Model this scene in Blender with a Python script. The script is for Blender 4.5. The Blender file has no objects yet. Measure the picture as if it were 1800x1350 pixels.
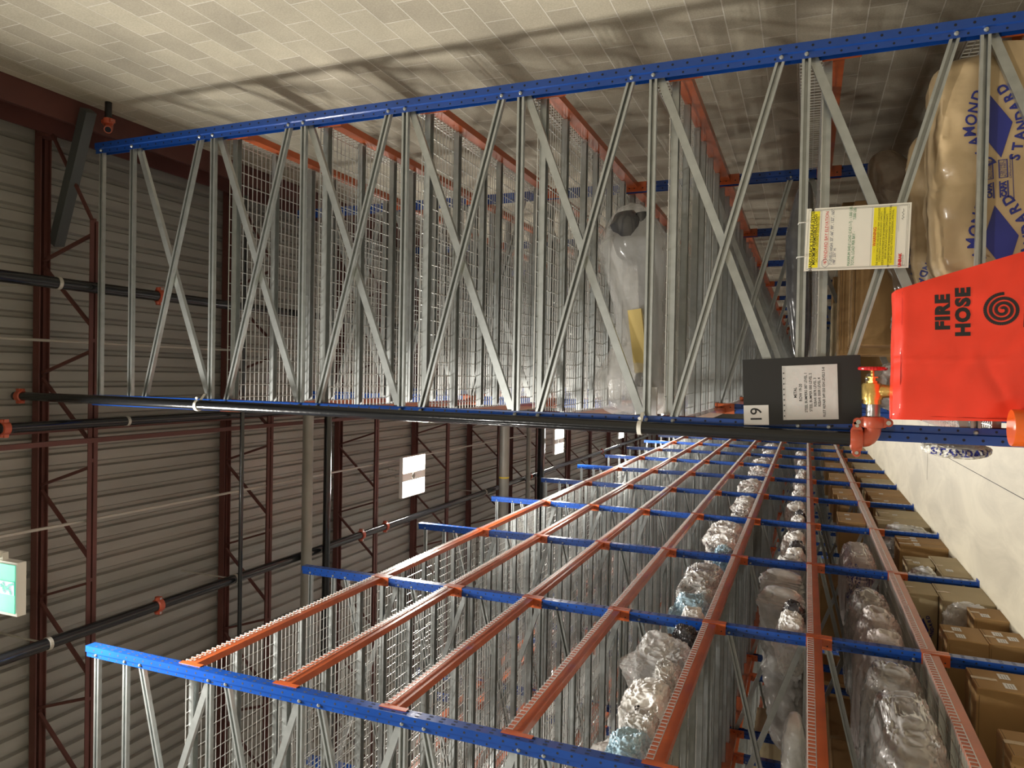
import bpy, bmesh, math, random
from mathutils import Vector, Matrix, noise
from mathutils.bvhtree import BVHTree
R = random.Random(7)
S = bpy.context.scene
C = S.collection

# ------------------------------------------------------------------ camera, exposure, lamps' layout
FPX, PITCH, YAW, ROLL, CAMH = 1284.2, 0.3834, -0.0136, 0.0233, 1.7474
cp, sp, cy, sy = math.cos(PITCH), math.sin(PITCH), math.cos(YAW), math.sin(YAW)
fw = Vector((sy*cp, cy*cp, sp)); rt0 = Vector((cy, -sy, 0)); up0 = rt0.cross(fw)
cr, sr = math.cos(ROLL), math.sin(ROLL)
rt = cr*rt0 + sr*up0; upv = -sr*rt0 + cr*up0
cd = bpy.data.cameras.new('camera'); cam = bpy.data.objects.new('camera', cd); C.objects.link(cam)
cd.sensor_fit = 'HORIZONTAL'; cd.sensor_width = 36.0; cd.lens = 36*FPX/1800
cd.clip_start = .05; cd.clip_end = 200
M3 = Matrix((-upv, rt, -fw)).transposed()          # the phone was held upright, the picture is stored on its side
cam.matrix_world = Matrix.Translation((0, 0, CAMH)) @ M3.to_4x4()
S.camera = cam
w = bpy.data.worlds.new('world'); S.world = w; w.use_nodes = True
w.node_tree.nodes['Background'].inputs[0].default_value = (.5, .52, .55, 1)
w.node_tree.nodes['Background'].inputs[1].default_value = .05
S.view_settings.view_transform = 'Standard'; S.view_settings.look = 'None'
S.view_settings.gamma = 1; S.view_settings.use_curve_mapping = False
S.view_settings.exposure = 0.0
LAMP_Z = 7.26
LAMP_POWER = 200
LAMPS = [(-1.56, -4.0), (-1.56, 3.2), (-1.56, 9.75), (-1.58, 16.8), (-1.68, 23.2), (-1.62, 30.5), (-8.6, -1), (-8.6, 6), (-8.6, 13), (-8.6, 20), (-8.6, 27)]
LAMP_COL = (1.0, .95, .86)

# ------------------------------------------------------------------ materials
def mat(name, col, rough=.5, metal=0., bump=0., bscale=40., var=0., vscale=3., coat=0., spec=.5, stretch=None, emit=None, estr=0):
    m = bpy.data.materials.new(name); m.use_nodes = True
    nt = m.node_tree; b = nt.nodes['Principled BSDF']
    b.inputs['Base Color'].default_value = (*col, 1); b.inputs['Roughness'].default_value = rough
    b.inputs['Metallic'].default_value = metal; b.inputs['Coat Weight'].default_value = coat
    b.inputs['Specular IOR Level'].default_value = spec
    if emit: b.inputs['Emission Color'].default_value = (*emit, 1); b.inputs['Emission Strength'].default_value = estr
    tc = nt.nodes.new('ShaderNodeTexCoord'); mp = nt.nodes.new('ShaderNodeMapping')
    nt.links.new(tc.outputs['Object'], mp.inputs[0])
    if stretch: mp.inputs['Scale'].default_value = stretch
    if var:
        n = nt.nodes.new('ShaderNodeTexNoise'); n.inputs['Scale'].default_value = vscale; n.inputs['Detail'].default_value = 6
        nt.links.new(mp.outputs[0], n.inputs['Vector'])
        r = nt.nodes.new('ShaderNodeMapRange'); r.inputs[1].default_value = .3; r.inputs[2].default_value = .7
        r.inputs[3].default_value = 1-var; r.inputs[4].default_value = 1+var
        nt.links.new(n.outputs[0], r.inputs[0])
        mx = nt.nodes.new('ShaderNodeVectorMath'); mx.operation = 'SCALE'; mx.inputs[0].default_value = col
        nt.links.new(r.outputs[0], mx.inputs['Scale']); nt.links.new(mx.outputs[0], b.inputs['Base Color'])
    if bump:
        n2 = nt.nodes.new('ShaderNodeTexNoise'); n2.inputs['Scale'].default_value = bscale; n2.inputs['Detail'].default_value = 5
        nt.links.new(mp.outputs[0], n2.inputs['Vector'])
        bp = nt.nodes.new('ShaderNodeBump'); bp.inputs['Strength'].default_value = bump; bp.inputs['Distance'].default_value = .01
        nt.links.new(n2.outputs[0], bp.inputs['Height']); nt.links.new(bp.outputs[0], b.inputs['Normal'])
    return m
def glassy(name, col, alpha, rough=.12, bump=.7, bscale=9.):
    """thin wrinkled plastic film"""
    m = mat(name, col, rough, 0, bump, bscale, spec=.8); nt = m.node_tree; b = nt.nodes['Principled BSDF']
    out = nt.nodes['Material Output']; t = nt.nodes.new('ShaderNodeBsdfTransparent'); mx = nt.nodes.new('ShaderNodeMixShader')
    mx.inputs[0].default_value = alpha
    nt.links.new(t.outputs[0], mx.inputs[1]); nt.links.new(b.outputs[0], mx.inputs[2]); nt.links.new(mx.outputs[0], out.inputs[0])
    return m
GALV = mat('galvanised_steel', (.46, .487, .485), .33, .72, 0, 60, .10, 14)
WIRE = mat('zinc_wire', (.62, .62, .60), .35, .7)
BLUE = mat('blue_paint', (.006, .052, .27), .28, 0, var=.12, vscale=4, coat=.4)
DARK = mat('dark_hole', (.008, .01, .02), .8)
ORANGE = mat('orange_paint', (.46, .092, .022), .32, 0, var=.14, vscale=5, coat=.4)
RUST = mat('red_oxide_primer', (.10, .032, .026), .6, 0, var=.2, vscale=3)
COUP = mat('red_coupling_paint', (.42, .075, .035), .32, 0, coat=.3, var=.1, bump=.1)
BLACKP = mat('black_pipe_lacquer', (.012, .013, .015), .2, .2, .15, 30, coat=.4)
DSTEEL = mat('grey_steel_brace', (.07, .078, .08), .5, .2)
GPIPE = mat('grey_pipe', (.28, .27, .24), .5, .2, var=.15)
YEL = mat('yellow_tape', (.75, .55, .05), .5)
WHITE = mat('white_plastic', (.80, .79, .74), .4)
COND = mat('conduit_steel', (.50, .48, .43), .4, .4)
CHROME = mat('chrome_bolt', (.75, .75, .74), .18, 1)
BRASS = mat('brass', (.78, .56, .18), .25, .85, .25, 70)
NIP = mat('bare_steel_nipple', (.32, .31, .30), .3, .9, .2, 50)
REDW = mat('red_handwheel_paint', (.55, .015, .02), .25, coat=.4)
BOARD = mat('black_board', (.012, .012, .012), .65, bump=.05)
PAPER = mat('white_paper', (.72, .71, .70), .6, bump=.25, bscale=8)
SIGNW = mat('sign_panel', (.80, .78, .70), .35)
SYEL = mat('sign_yellow', (.82, .72, .02), .4)
INK = mat('black_ink', (.012, .012, .014), .5)
INKR = mat('red_ink', (.62, .03, .03), .5)
INKB = mat('blue_ink', (.022, .03, .22), .45)
INKN = mat('navy_ink', (.04, .05, .12), .5)
INKG = mat('green_ink', (.03, .22, .08), .5)
CARD = mat('cardboard', (.36, .215, .085), .75, var=.12, vscale=2, bump=.1)
CARD2 = mat('pale_cardboard', (.44, .36, .22), .75, var=.1, vscale=2)
TAPE = mat('parcel_tape', (.40, .27, .13), .25)
KRAFT = mat('kraft_film', (.50, .37, .21), .30, bump=.5, bscale=7, var=.12, vscale=5, coat=.3)
FILMW = mat('white_bag_plastic', (.80, .79, .765), .48, bump=.8, bscale=15, var=.12, vscale=9)
FILMG = mat('milky_bag_plastic', (.54, .535, .52), .16, bump=1.0, bscale=13, var=.22, vscale=6, coat=.6)
FILMP = mat('pink_foam_wrap', (.48, .43, .41), .32, bump=.6, bscale=8, var=.15, vscale=5, coat=.4)
FILMK = mat('dark_part_plastic', (.05, .05, .055), .22, bump=.5, bscale=9, var=.4, vscale=7, coat=.5)
FILMB = mat('blue_bag_plastic', (.36, .52, .62), .25, bump=.8, bscale=13, coat=.3)
CLEAR = glassy('clear_film', (.80, .80, .79), .45)
FILMH = mat('grey_heavy_film', (.38, .37, .355), .17, bump=.7, bscale=9, var=.2, vscale=5, coat=.6)
FILMC = mat('cream_bag_film', (.62, .60, .53), .25, bump=.6, bscale=10, coat=.4)
THIN = glassy('thin_clear_film', (.80, .80, .80), .32, .1, .9, 12)
KRAFT2 = mat('dark_wrapped_film', (.15, .11, .075), .2, bump=.7, bscale=8, var=.25, vscale=4, coat=.5)
COVER = mat('red_nylon_cover', (.86, .045, .018), .42, bump=.30, bscale=5, coat=.15)
SLEEVE = mat('orange_post_sleeve', (.78, .13, .015), .25, var=.1, coat=.5)
GREENL = mat('exit_green', (.02, .42, .26), .4, emit=(.02, .60, .36), estr=.75)
PALEL = mat('exit_pale', (.5, .6, .7), .4, emit=(.5, .62, .72), estr=.6)
LED = mat('led_panel', (1, 1, 1), .5, emit=(1, .96, .88), estr=14)
BLACKM = mat('black_plastic', (.03, .03, .03), .5)

def m_block():
    m = mat('concrete_block', (.5, .45, .35), .85); nt = m.node_tree; b = nt.nodes['Principled BSDF']
    tc = nt.nodes.new('ShaderNodeTexCoord'); sx = nt.nodes.new('ShaderNodeSeparateXYZ'); cx = nt.nodes.new('ShaderNodeCombineXYZ')
    nt.links.new(tc.outputs['Object'], sx.inputs[0])
    a1 = nt.nodes.new('ShaderNodeMath'); a1.operation = 'ADD'; a1.inputs[1].default_value = 8.128*3-.165
    a2 = nt.nodes.new('ShaderNodeMath'); a2.operation = 'ADD'; a2.inputs[1].default_value = -.028+4.064
    nt.links.new(sx.outputs[1], a1.inputs[0]); nt.links.new(sx.outputs[2], a2.inputs[0])
    nt.links.new(a1.outputs[0], cx.inputs[0]); nt.links.new(a2.outputs[0], cx.inputs[1])
    br = nt.nodes.new('ShaderNodeTexBrick'); nt.links.new(cx.outputs[0], br.inputs['Vector'])
    br.inputs['Scale'].default_value = 1; br.inputs['Brick Width'].default_value = .4064; br.inputs['Row Height'].default_value = .2032
    br.inputs['Mortar Size'].default_value = .005; br.inputs['Mortar Smooth'].default_value = .3
    br.offset = .5; br.inputs['Bias'].default_value = 0
    br.inputs['Color1'].default_value = (.47, .43, .335, 1); br.inputs['Color2'].default_value = (.36, .325, .255, 1)
    br.inputs['Mortar'].default_value = (.60, .57, .49, 1)
    n = nt.nodes.new('ShaderNodeTexNoise'); n.inputs['Scale'].default_value = 1.7; n.inputs['Detail'].default_value = 8
    nt.links.new(tc.outputs['Object'], n.inputs['Vector'])
    n2 = nt.nodes.new('ShaderNodeTexNoise'); n2.inputs['Scale'].default_value = 90; n2.inputs['Detail'].default_value = 4
    nt.links.new(tc.outputs['Object'], n2.inputs['Vector'])
    r = nt.nodes.new('ShaderNodeMapRange'); r.inputs[1].default_value = .3; r.inputs[2].default_value = .7; r.inputs[3].default_value = .85; r.inputs[4].default_value = 1.12
    nt.links.new(n.outputs[0], r.inputs[0])
    r2 = nt.nodes.new('ShaderNodeMapRange'); r2.inputs[1].default_value = .3; r2.inputs[2].default_value = .7; r2.inputs[3].default_value = .88; r2.inputs[4].default_value = 1.1
    nt.links.new(n2.outputs[0], r2.inputs[0])
    mm = nt.nodes.new('ShaderNodeMath'); mm.operation = 'MULTIPLY'; nt.links.new(r.outputs[0], mm.inputs[0]); nt.links.new(r2.outputs[0], mm.inputs[1])
    sc = nt.nodes.new('ShaderNodeVectorMath'); sc.operation = 'SCALE'
    nt.links.new(br.outputs['Color'], sc.inputs[0]); nt.links.new(mm.outputs[0], sc.inputs['Scale']); nt.links.new(sc.outputs[0], b.inputs['Base Color'])
    hh = nt.nodes.new('ShaderNodeMath'); hh.operation = 'MULTIPLY_ADD'; hh.inputs[1].default_value = .25
    nt.links.new(n2.outputs[0], hh.inputs[0]); nt.links.new(br.outputs['Fac'], hh.inputs[2])
    bp = nt.nodes.new('ShaderNodeBump'); bp.inputs['Strength'].default_value = .6; bp.inputs['Distance'].default_value = .006
    nt.links.new(hh.outputs[0], bp.inputs['Height']); nt.links.new(bp.outputs[0], b.inputs['Normal'])
    return m
def m_floor():
    m = mat('concrete_floor', (.5, .45, .35), .5); nt = m.node_tree; b = nt.nodes['Principled BSDF']
    tc = nt.nodes.new('ShaderNodeTexCoord'); mp = nt.nodes.new('ShaderNodeMapping'); mp.inputs['Scale'].default_value = (1.6, .5, 1)
    nt.links.new(tc.outputs['Object'], mp.inputs[0])
    n = nt.nodes.new('ShaderNodeTexNoise'); n.inputs['Scale'].default_value = 1.3; n.inputs['Detail'].default_value = 10; n.inputs['Roughness'].default_value = .62
    n.inputs['Distortion'].default_value = .8
    nt.links.new(mp.outputs[0], n.inputs['Vector'])
    cr_ = nt.nodes.new('ShaderNodeValToRGB'); e = cr_.color_ramp.elements
    e[0].position = .36; e[0].color = (.36, .325, .245, 1); e[1].position = .6; e[1].color = (.47, .43, .325, 1)
    nt.links.new(n.outputs[0], cr_.inputs[0]); nt.links.new(cr_.outputs[0], b.inputs['Base Color'])
    bp = nt.nodes.new('ShaderNodeBump'); bp.inputs['Strength'].default_value = .2; bp.inputs['Distance'].default_value = .01
    nt.links.new(n.outputs[0], bp.inputs['Height']); nt.links.new(bp.outputs[0], b.inputs['Normal'])
    return m
BLOCK = m_block(); FLOOR = m_floor()
DECKM = mat('roof_deck_steel', (.31, .30, .275), .55, .35, var=.12, vscale=1.5, stretch=(3, .4, 1))
GREYW = mat('grey_wall', (.35, .33, .29), .85, var=.1)

# ------------------------------------------------------------------ mesh helpers
class MB:
    def __init__(s): s.v = []; s.f = []; s.m = []
    def add(s, vs, fs, m=0):
        o = len(s.v); s.v += [tuple(v) for v in vs]; s.f += [tuple(i+o for i in f) for f in fs]; s.m += [m]*len(fs); return s
    def box(s, x0, x1, y0, y1, z0, z1, m=0):
        return s.add([(x, y, z) for x in (x0, x1) for y in (y0, y1) for z in (z0, z1)],
                     [(0, 1, 3, 2), (4, 6, 7, 5), (0, 4, 5, 1), (2, 3, 7, 6), (0, 2, 6, 4), (1, 5, 7, 3)], m)
    def sweep(s, prof, p, q, nrm, m=0, closed=True):
        """2D profile (a along nrm, b along axis x nrm) extruded from p to q"""
        p, q = Vector(p), Vector(q); ax = (q-p).normalized(); n = Vector(nrm); n = (n-ax*n.dot(ax)).normalized(); t = ax.cross(n); k = len(prof)
        vs = [p+n*a+t*b for a, b in prof]+[q+n*a+t*b for a, b in prof]
        fs = [(i, (i+1) % k, k+(i+1) % k, k+i) for i in range(k)]
        fs += [tuple(range(k))[::-1], tuple(range(k, 2*k))]
        return s.add(vs, fs, m)
    def bar(s, p, q, wn, wt, nrm=(0, 0, 1), m=0):
        a, b = wn/2, wt/2
        return s.sweep([(-a, -b), (a, -b), (a, b), (-a, b)], p, q, nrm, m)
    def chan(s, p, q, w, d, t, nrm, m=0):
        """C channel, web width w, lips of depth d pointing along nrm"""
        h = w/2
        return s.sweep([(0, -h), (d, -h), (d, -h+t), (t, -h+t), (t, h-t), (d, h-t), (d, h), (0, h)], p, q, nrm, m)
    def tube(s, pts, r, n=12, m=0, radii=None):
        pts = [Vector(p) for p in pts]; rings = []; prev = None
        for i, p in enumerate(pts):
            t = (pts[min(i+1, len(pts)-1)]-pts[max(i-1, 0)]).normalized()
            if prev is None: a = t.orthogonal().normalized()
            else: a = (prev-t*prev.dot(t)).normalized()
            prev = a; b = t.cross(a); rr = radii[i] if radii else r
            rings.append([p+(a*math.cos(2*math.pi*j/n)+b*math.sin(2*math.pi*j/n))*rr for j in range(n)])
        vs = [v for g in rings for v in g]; fs = []
        for i in range(len(pts)-1):
            for j in range(n): fs.append((i*n+j, i*n+(j+1) % n, (i+1)*n+(j+1) % n, (i+1)*n+j))
        fs += [tuple(range(n))[::-1], tuple(range((len(pts)-1)*n, len(pts)*n))]
        return s.add(vs, fs, m)
    def disc(s, c, n, r, h=.002, k=10, m=0):
        c, n = Vector(c), Vector(n).normalized(); return s.tube([c, c+n*h], r, k, m)
    def mb(s, o, loc=(0, 0, 0)):
        l = Vector(loc); k = len(s.v); s.v += [tuple(Vector(v)+l) for v in o.v]; s.f += [tuple(i+k for i in f) for f in o.f]; s.m += o.m; return s
    def mesh(s, name, mats, smooth=False):
        me = bpy.data.meshes.new(name); me.from_pydata(s.v, [], s.f)
        for x in mats: me.materials.append(x)
        me.polygons.foreach_set('material_index', s.m)
        if smooth: me.shade_smooth() if hasattr(me, 'shade_smooth') else [setattr(p, 'use_smooth', True) for p in me.polygons]
        me.update(); return me
    def build(s, name, mats, parent=None, smooth=False, loc=(0, 0, 0)):
        if not isinstance(mats, (list, tuple)): mats = [mats]
        return put(name, s.mesh(name, mats, smooth), parent, loc)
def put(name, me, parent=None, loc=(0, 0, 0)):
    o = bpy.data.objects.new(name, me); C.objects.link(o); o.location = loc
    if parent: o.parent = parent
    return o
def empty(name, loc, label, cat, group=None, rz=0):
    o = bpy.data.objects.new(name, None); C.objects.link(o); o.location = loc; o.rotation_euler = (0, 0, rz); o.empty_display_size = .1
    return tag(o, label, cat, group)
def tag(o, label, cat, group=None, kind=None):
    o['label'] = label; o['category'] = cat
    if group: o['group'] = group
    if kind: o['kind'] = kind
    return o
def struct(name, b, mats, smooth=False):
    o = b.build(name, mats, None, smooth); o['kind'] = 'structure'; return o
def smooth_obj(o, ang=40):
    for p in o.data.polygons: p.use_smooth = True
    try: o.data.set_sharp_from_angle(angle=math.radians(ang))
    except Exception: pass
    return o
_tc = {}
def text_mb(txt, size, bold=0., align='CENTER', spacing=1.0, shear=0.):
    k = (txt, size, bold, align, spacing, shear)
    if k in _tc: return _tc[k]
    cu = bpy.data.curves.new('t', 'FONT'); cu.body = txt; cu.size = size; cu.align_x = align; cu.align_y = 'CENTER'
    cu.offset = bold; cu.space_character = spacing; cu.resolution_u = 3; cu.shear = shear
    o = bpy.data.objects.new('t', cu); C.objects.link(o)
    dg = bpy.context.evaluated_depsgraph_get(); me = bpy.data.meshes.new_from_object(o.evaluated_get(dg))
    r = ([tuple(v.co) for v in me.vertices], [tuple(p.vertices) for p in me.polygons])
    bpy.data.objects.remove(o); bpy.data.curves.remove(cu); bpy.data.meshes.remove(me); _tc[k] = r; return r
def write(b, txt, c, size, right, up, m=0, bold=0., align='CENTER', spacing=1., sx=1., rot=0., shear=0.):
    vs, fs = text_mb(txt, size, bold, align, spacing, shear); c, right, up = Vector(c), Vector(right).normalized(), Vector(up).normalized()
    ca, sa = math.cos(rot), math.sin(rot)
    b.add([c+right*(x*sx*ca-y*sa)+up*(x*sx*sa+y*ca) for x, y, z in vs], fs, m)
def stamp(b, target, direction, name, mats, parent, off=.003):
    """drape a flat print onto the surface of target, along direction"""
    me = b.mesh('p', mats); bm = bmesh.new(); bm.from_mesh(me)
    bmesh.ops.triangulate(bm, faces=bm.faces)
    for _ in range(2):
        es = [e for e in bm.edges if e.calc_length() > .02]
        if es: bmesh.ops.subdivide_edges(bm, edges=es, cuts=1)
    tb = bmesh.new(); tb.from_mesh(target.data); bvh = BVHTree.FromBMesh(tb); d = Vector(direction).normalized(); dead = []
    for v in bm.verts:
        h = bvh.ray_cast(v.co-d*1.5, d)
        if h[0] is None: dead.append(v)
        else: v.co = h[0]-d*off
    bmesh.ops.delete(bm, geom=dead, context='VERTS'); bm.to_mesh(me); bm.free(); tb.free(); me.name = name
    return put(name, me, parent)

# ------------------------------------------------------------------ the setting
X_WALL = 2.22; Z_DECK = 8.08
Y0, Y1, XL = -7.0, 44.0, -14.0
struct('floor', MB().box(XL, 2.6, Y0, Y1, -.1, 0), FLOOR)
struct('wall_right', MB().box(X_WALL, 2.5, Y0, Y1, 0, 7.44).box(2.33, 2.5, Y0, Y1, 7.44, 8.14), BLOCK)
struct('wall_left', MB().box(XL-.2, XL, Y0, Y1, 0, 8.14), GREYW)
struct('wall_back', MB().box(XL, 2.5, Y0-.2, Y0, 0, 8.14), GREYW)
struct('wall_far', MB().box(XL, 2.5, Y1, Y1+.2, 0, 8.14), GREYW)
def roof_deck():
    P = .1524; h = .038; x = XL; pr = []
    while x < 2.6:
        pr += [(x, 0), (x+.088, 0), (x+.104, h), (x+.136, h)]; x += P
    n = len(pr); vs = [(a, Y0, Z_DECK+b) for a, b in pr]+[(a, Y1, Z_DECK+b) for a, b in pr]
    b = MB().add(vs, [(i, i+1, n+i+1, n+i) for i in range(n-1)])
    b.box(XL, 2.6, Y0, Y1, Z_DECK+.06, Z_DECK+.1); return b
struct('ceiling', roof_deck(), DECKM)
# saw cut joints in the slab and the brown steel beam on top of the block wall
tag(MB().box(-.99, -.984, 0, 43.5, 0, .002).box(-1.5, -.3, 12.8, 12.806, 0, .002).build('slab_joint', DARK),
    'thin dark saw-cut joint running along the concrete aisle floor', 'floor joint')
b = MB()
b.box(2.02, 2.32, Y0, Y1, 7.45, 7.475).box(2.02, 2.32, Y0, Y1, 7.90, 7.925).box(2.16, 2.18, Y0, Y1, 7.475, 7.90)
tag(b.build('steel_beam', RUST), 'dark red steel I-beam lying along the top of the block wall', 'beam')

# ------------------------------------------------------------------ roof joists
JY0, JS = 4.43, 2.225
def joist_parts():
    t = MB(); L = -13.6
    for dy in (-.050, .012): t.box(L, 2.3, dy, dy+.038, 8.02, 8.062)
    for dy in (-.050, .042): t.box(L, 2.3, dy, dy+.008, 7.985, 8.03)
    t.box(2.0, 2.3, -.055, .055, 7.926, 8.02)
    bt = MB(); E = 1.24
    for dy in (-.046, .008): bt.box(L, E, dy, dy+.038, 7.370, 7.378)
    for dy in (-.016, .008): bt.box(L, E, dy, dy+.008, 7.378, 7.415)
    x = E+.02
    while x > L+1: bt.box(x-.03, x+.0, -.012, .012, 7.372, 7.41); x -= 1.02
    wb = MB(); wb.bar((1.22, 0, 7.39), (2.17, 0, 8.0), .022, .022)
    x = 1.13
    while x > L+1.2:
        wb.bar((x, 0, 7.39), (x-.20, 0, 8.0), .022, .03); wb.bar((x-.25, 0, 8.0), (x-.79, 0, 7.39), .022, .03); x -= .99
    return [q.mesh(n, [RUST]) for q, n in ((t, 'top_chord'), (bt, 'bottom_chord'), (wb, 'web'))]
JP = joist_parts()
ORD = ['first', 'second', 'third', 'fourth', 'fifth', 'sixth', 'seventh', 'eighth', 'ninth', 'tenth', 'eleventh', 'twelfth', 'thirteenth', 'fourteenth', 'fifteenth', 'sixteenth', 'seventeenth']
for k in range(16):
    t = empty('roof_joist', (0, JY0+JS*k, 0), f'{ORD[k]} dark red open-web roof joist counting away from the camera', 'joist', 'roof joists')
    for me in JP: put(me.name, me, t)
for k in (-4, -3, -2, -1):
    t = empty('roof_joist', (0, JY0+JS*k, 0), ['hindmost', 'second hindmost', 'third hindmost', 'last'][k+4]+' dark red open-web roof joist behind the camera', 'joist', 'roof joists')
    for me in JP: put(me.name, me, t)
tag(MB().bar((-.62, Y0+.2, 7.355), (-.62, 15.6, 7.355), .04, .04).build('bridging_angle', RUST), 'dark red bridging angle under the roof joists, the lower of two', 'bridging')
tag(MB().bar((-.56, Y0+.2, 7.95), (-.56, 15.6, 7.95), .05, .05).build('bridging_angle', RUST), 'dark red bridging angle between the joist tops, the upper of two', 'bridging')
tag(MB().bar((2.12, 4.30, 7.30), (1.09, 4.53, 7.98), .09, .09, (0, 1, 0)).build('knee_brace', DSTEEL), 'dark grey square brace from the wall beam up to the first roof joist', 'brace')

# ------------------------------------------------------------------ pipes
def coupling(c, ax, r, parent, w=.045, bolt=(0, 0, 1), name='coupling'):
    c, ax, bo = Vector(c), Vector(ax).normalized(), Vector(bolt); b = MB()
    b.tube([c-ax*w*.5, c-ax*w*.42, c+ax*w*.42, c+ax*w*.5], r, 20, radii=[r*1.08, r*1.28, r*1.28, r*1.08])
    for s in (-1, 1):
        b.tube([c+bo*s*(r*1.1)-ax*w*.30, c+bo*s*(r*1.62)-ax*w*.26, ], r*.3, 10, radii=[w*.42, w*.28])
        b.bar(c+bo*s*r*1.15, c+bo*s*r*1.72, w*.6, w*.9, ax)
    o = smooth_obj(b.build(name, [COUP], parent))
    for s in (-1, 1):
        n = ax.cross(bo).normalized()
        smooth_obj(MB().tube([c+bo*s*r*1.42-n*r*.62, c+bo*s*r*1.42+n*r*.62], w*.2, 8).build('bolt', [CHROME], o))
    return o
def pipe(name, pts, r, m, label, cat='pipe', n=16, coups=(), ax=(0, 1, 0), bolt=(0, 0, 1), group=None, hang=()):
    o = smooth_obj(MB().tube(pts, r, n).build(name, m)); tag(o, label, cat, group)
    for c in coups: coupling(c, ax, r, o, .06, bolt)
    for c in hang:
        h = MB().tube([Vector(c)-Vector(ax)*.014, Vector(c)+Vector(ax)*.014], r*1.12, 16); h.bar(c, (c[0], c[1], 8.0), .012, .012, (0, 1, 0))
        h.build('hanger_ring', [COND], o)
    return o
pipe('sprinkler_pipe', [(.66, Y0+.3, 7.26), (.66, 40, 7.26)], .047, BLACKP, 'black sprinkler pipe under the joists nearest the block wall', coups=[(.66, 5.0, 7.26), (.66, 13, 7.26)], bolt=(1, 0, 0), hang=[(.66, 4.02, 7.26), (.66, 11, 7.26)])
pipe('sprinkler_pipe', [(-2.19, Y0+.3, 7.26), (-2.19, 40, 7.26)], .047, BLACKP, 'black sprinkler pipe with red couplings under the joists above the left rack', coups=[(-2.19, 5.03, 7.26), (-2.19, 8.35, 7.26), (-2.19, 8.95, 7.26), (-2.19, 14.8, 7.26), (-2.19, 20.8, 7.26)], bolt=(1, 0, 0), hang=[(-2.19, 3.97, 7.26), (-2.19, 6.0, 7.26), (-2.19, 12.4, 7.26)])
pipe('sprinkler_pipe', [(-.47, 3.60, 7.30), (-.47, 40, 7.30)], .04, BLACKP, 'black sprinkler pipe close beside the top of the vertical standpipe', coups=[(-.47, 3.64, 7.30)], bolt=(1, 0, 0), hang=[(-.47, 4.70, 7.30)])
pipe('conduit', [(-1.31, Y0+.3, 7.45), (-1.31, 3.5, 7.45), (-1.31, 4.4, 7.42), (-1.31, 40, 7.42)], .013, COND, 'thin grey electrical conduit running along under the roof deck', 'conduit', 8)
pipe('conduit', [(.22, Y0+.3, 7.75), (.22, 40, 7.75)], .012, COND, 'thin grey electrical conduit above the right rack', 'conduit', 8)
pipe('drain_pipe', [(1.6, 7.04, 7.15), (-10, 7.04, 7.15)], .062, GPIPE, 'thick grey drain pipe crossing the hall in front of a thinner black pipe', n=20)
pipe('cross_pipe', [(1.8, 7.42, 7.15), (-10, 7.42, 7.15)], .046, BLACKP, 'black pipe crossing the hall just behind the grey drain pipe')
pipe('cross_pipe', [(1.8, 5.98, 7.17), (-10, 5.98, 7.17)], .022, BLACKP, 'slim black pipe crossing under the second roof joist')
g = pipe('drain_pipe', [(1.6, 12.9, 7.08), (-10, 12.9, 7.08)], .095, GPIPE, 'thick grey drain pipe with yellow bands beyond the nearest lamp', n=20)
for x in (-.42, -.48, -1.95): MB().tube([(x, 12.9, 7.08), (x-.03, 12.9, 7.08)], .098, 20).build('band', YEL, g)
pipe('cross_pipe', [(1.8, 14.4, 7.15), (-10, 14.4, 7.15)], .05, GPIPE, 'grey pipe crossing the hall between the two nearest lamps')
pipe('cross_pipe', [(1.8, 15.1, 7.12), (-10, 15.1, 7.12)], .08, BLACKP, 'thick black pipe crossing the hall between the two nearest lamps')
# stub out of the wall
t = tag(smooth_obj(MB().tube([(2.218, 4.42, 7.22), (2.06, 4.42, 7.22)], .028, 14).build('wall_pipe_stub', BLACKP)), 'short black pipe stub out of the block wall with open red elbow', 'pipe')
coupling((2.06, 4.42, 7.22), (1, 0, 0), .032, t, .05, (0, 0, 1))
smooth_obj(MB().tube([(2.05, 4.42, 7.22), (2.02, 4.42, 7.21), (1.99, 4.40, 7.19), (1.97, 4.37, 7.16)], .032, 14).build('elbow', COUP, t))
MB().disc((1.97, 4.37, 7.16), (-.5, -.6, -.6), .024, .002).build('opening', DARK, t)

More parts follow.
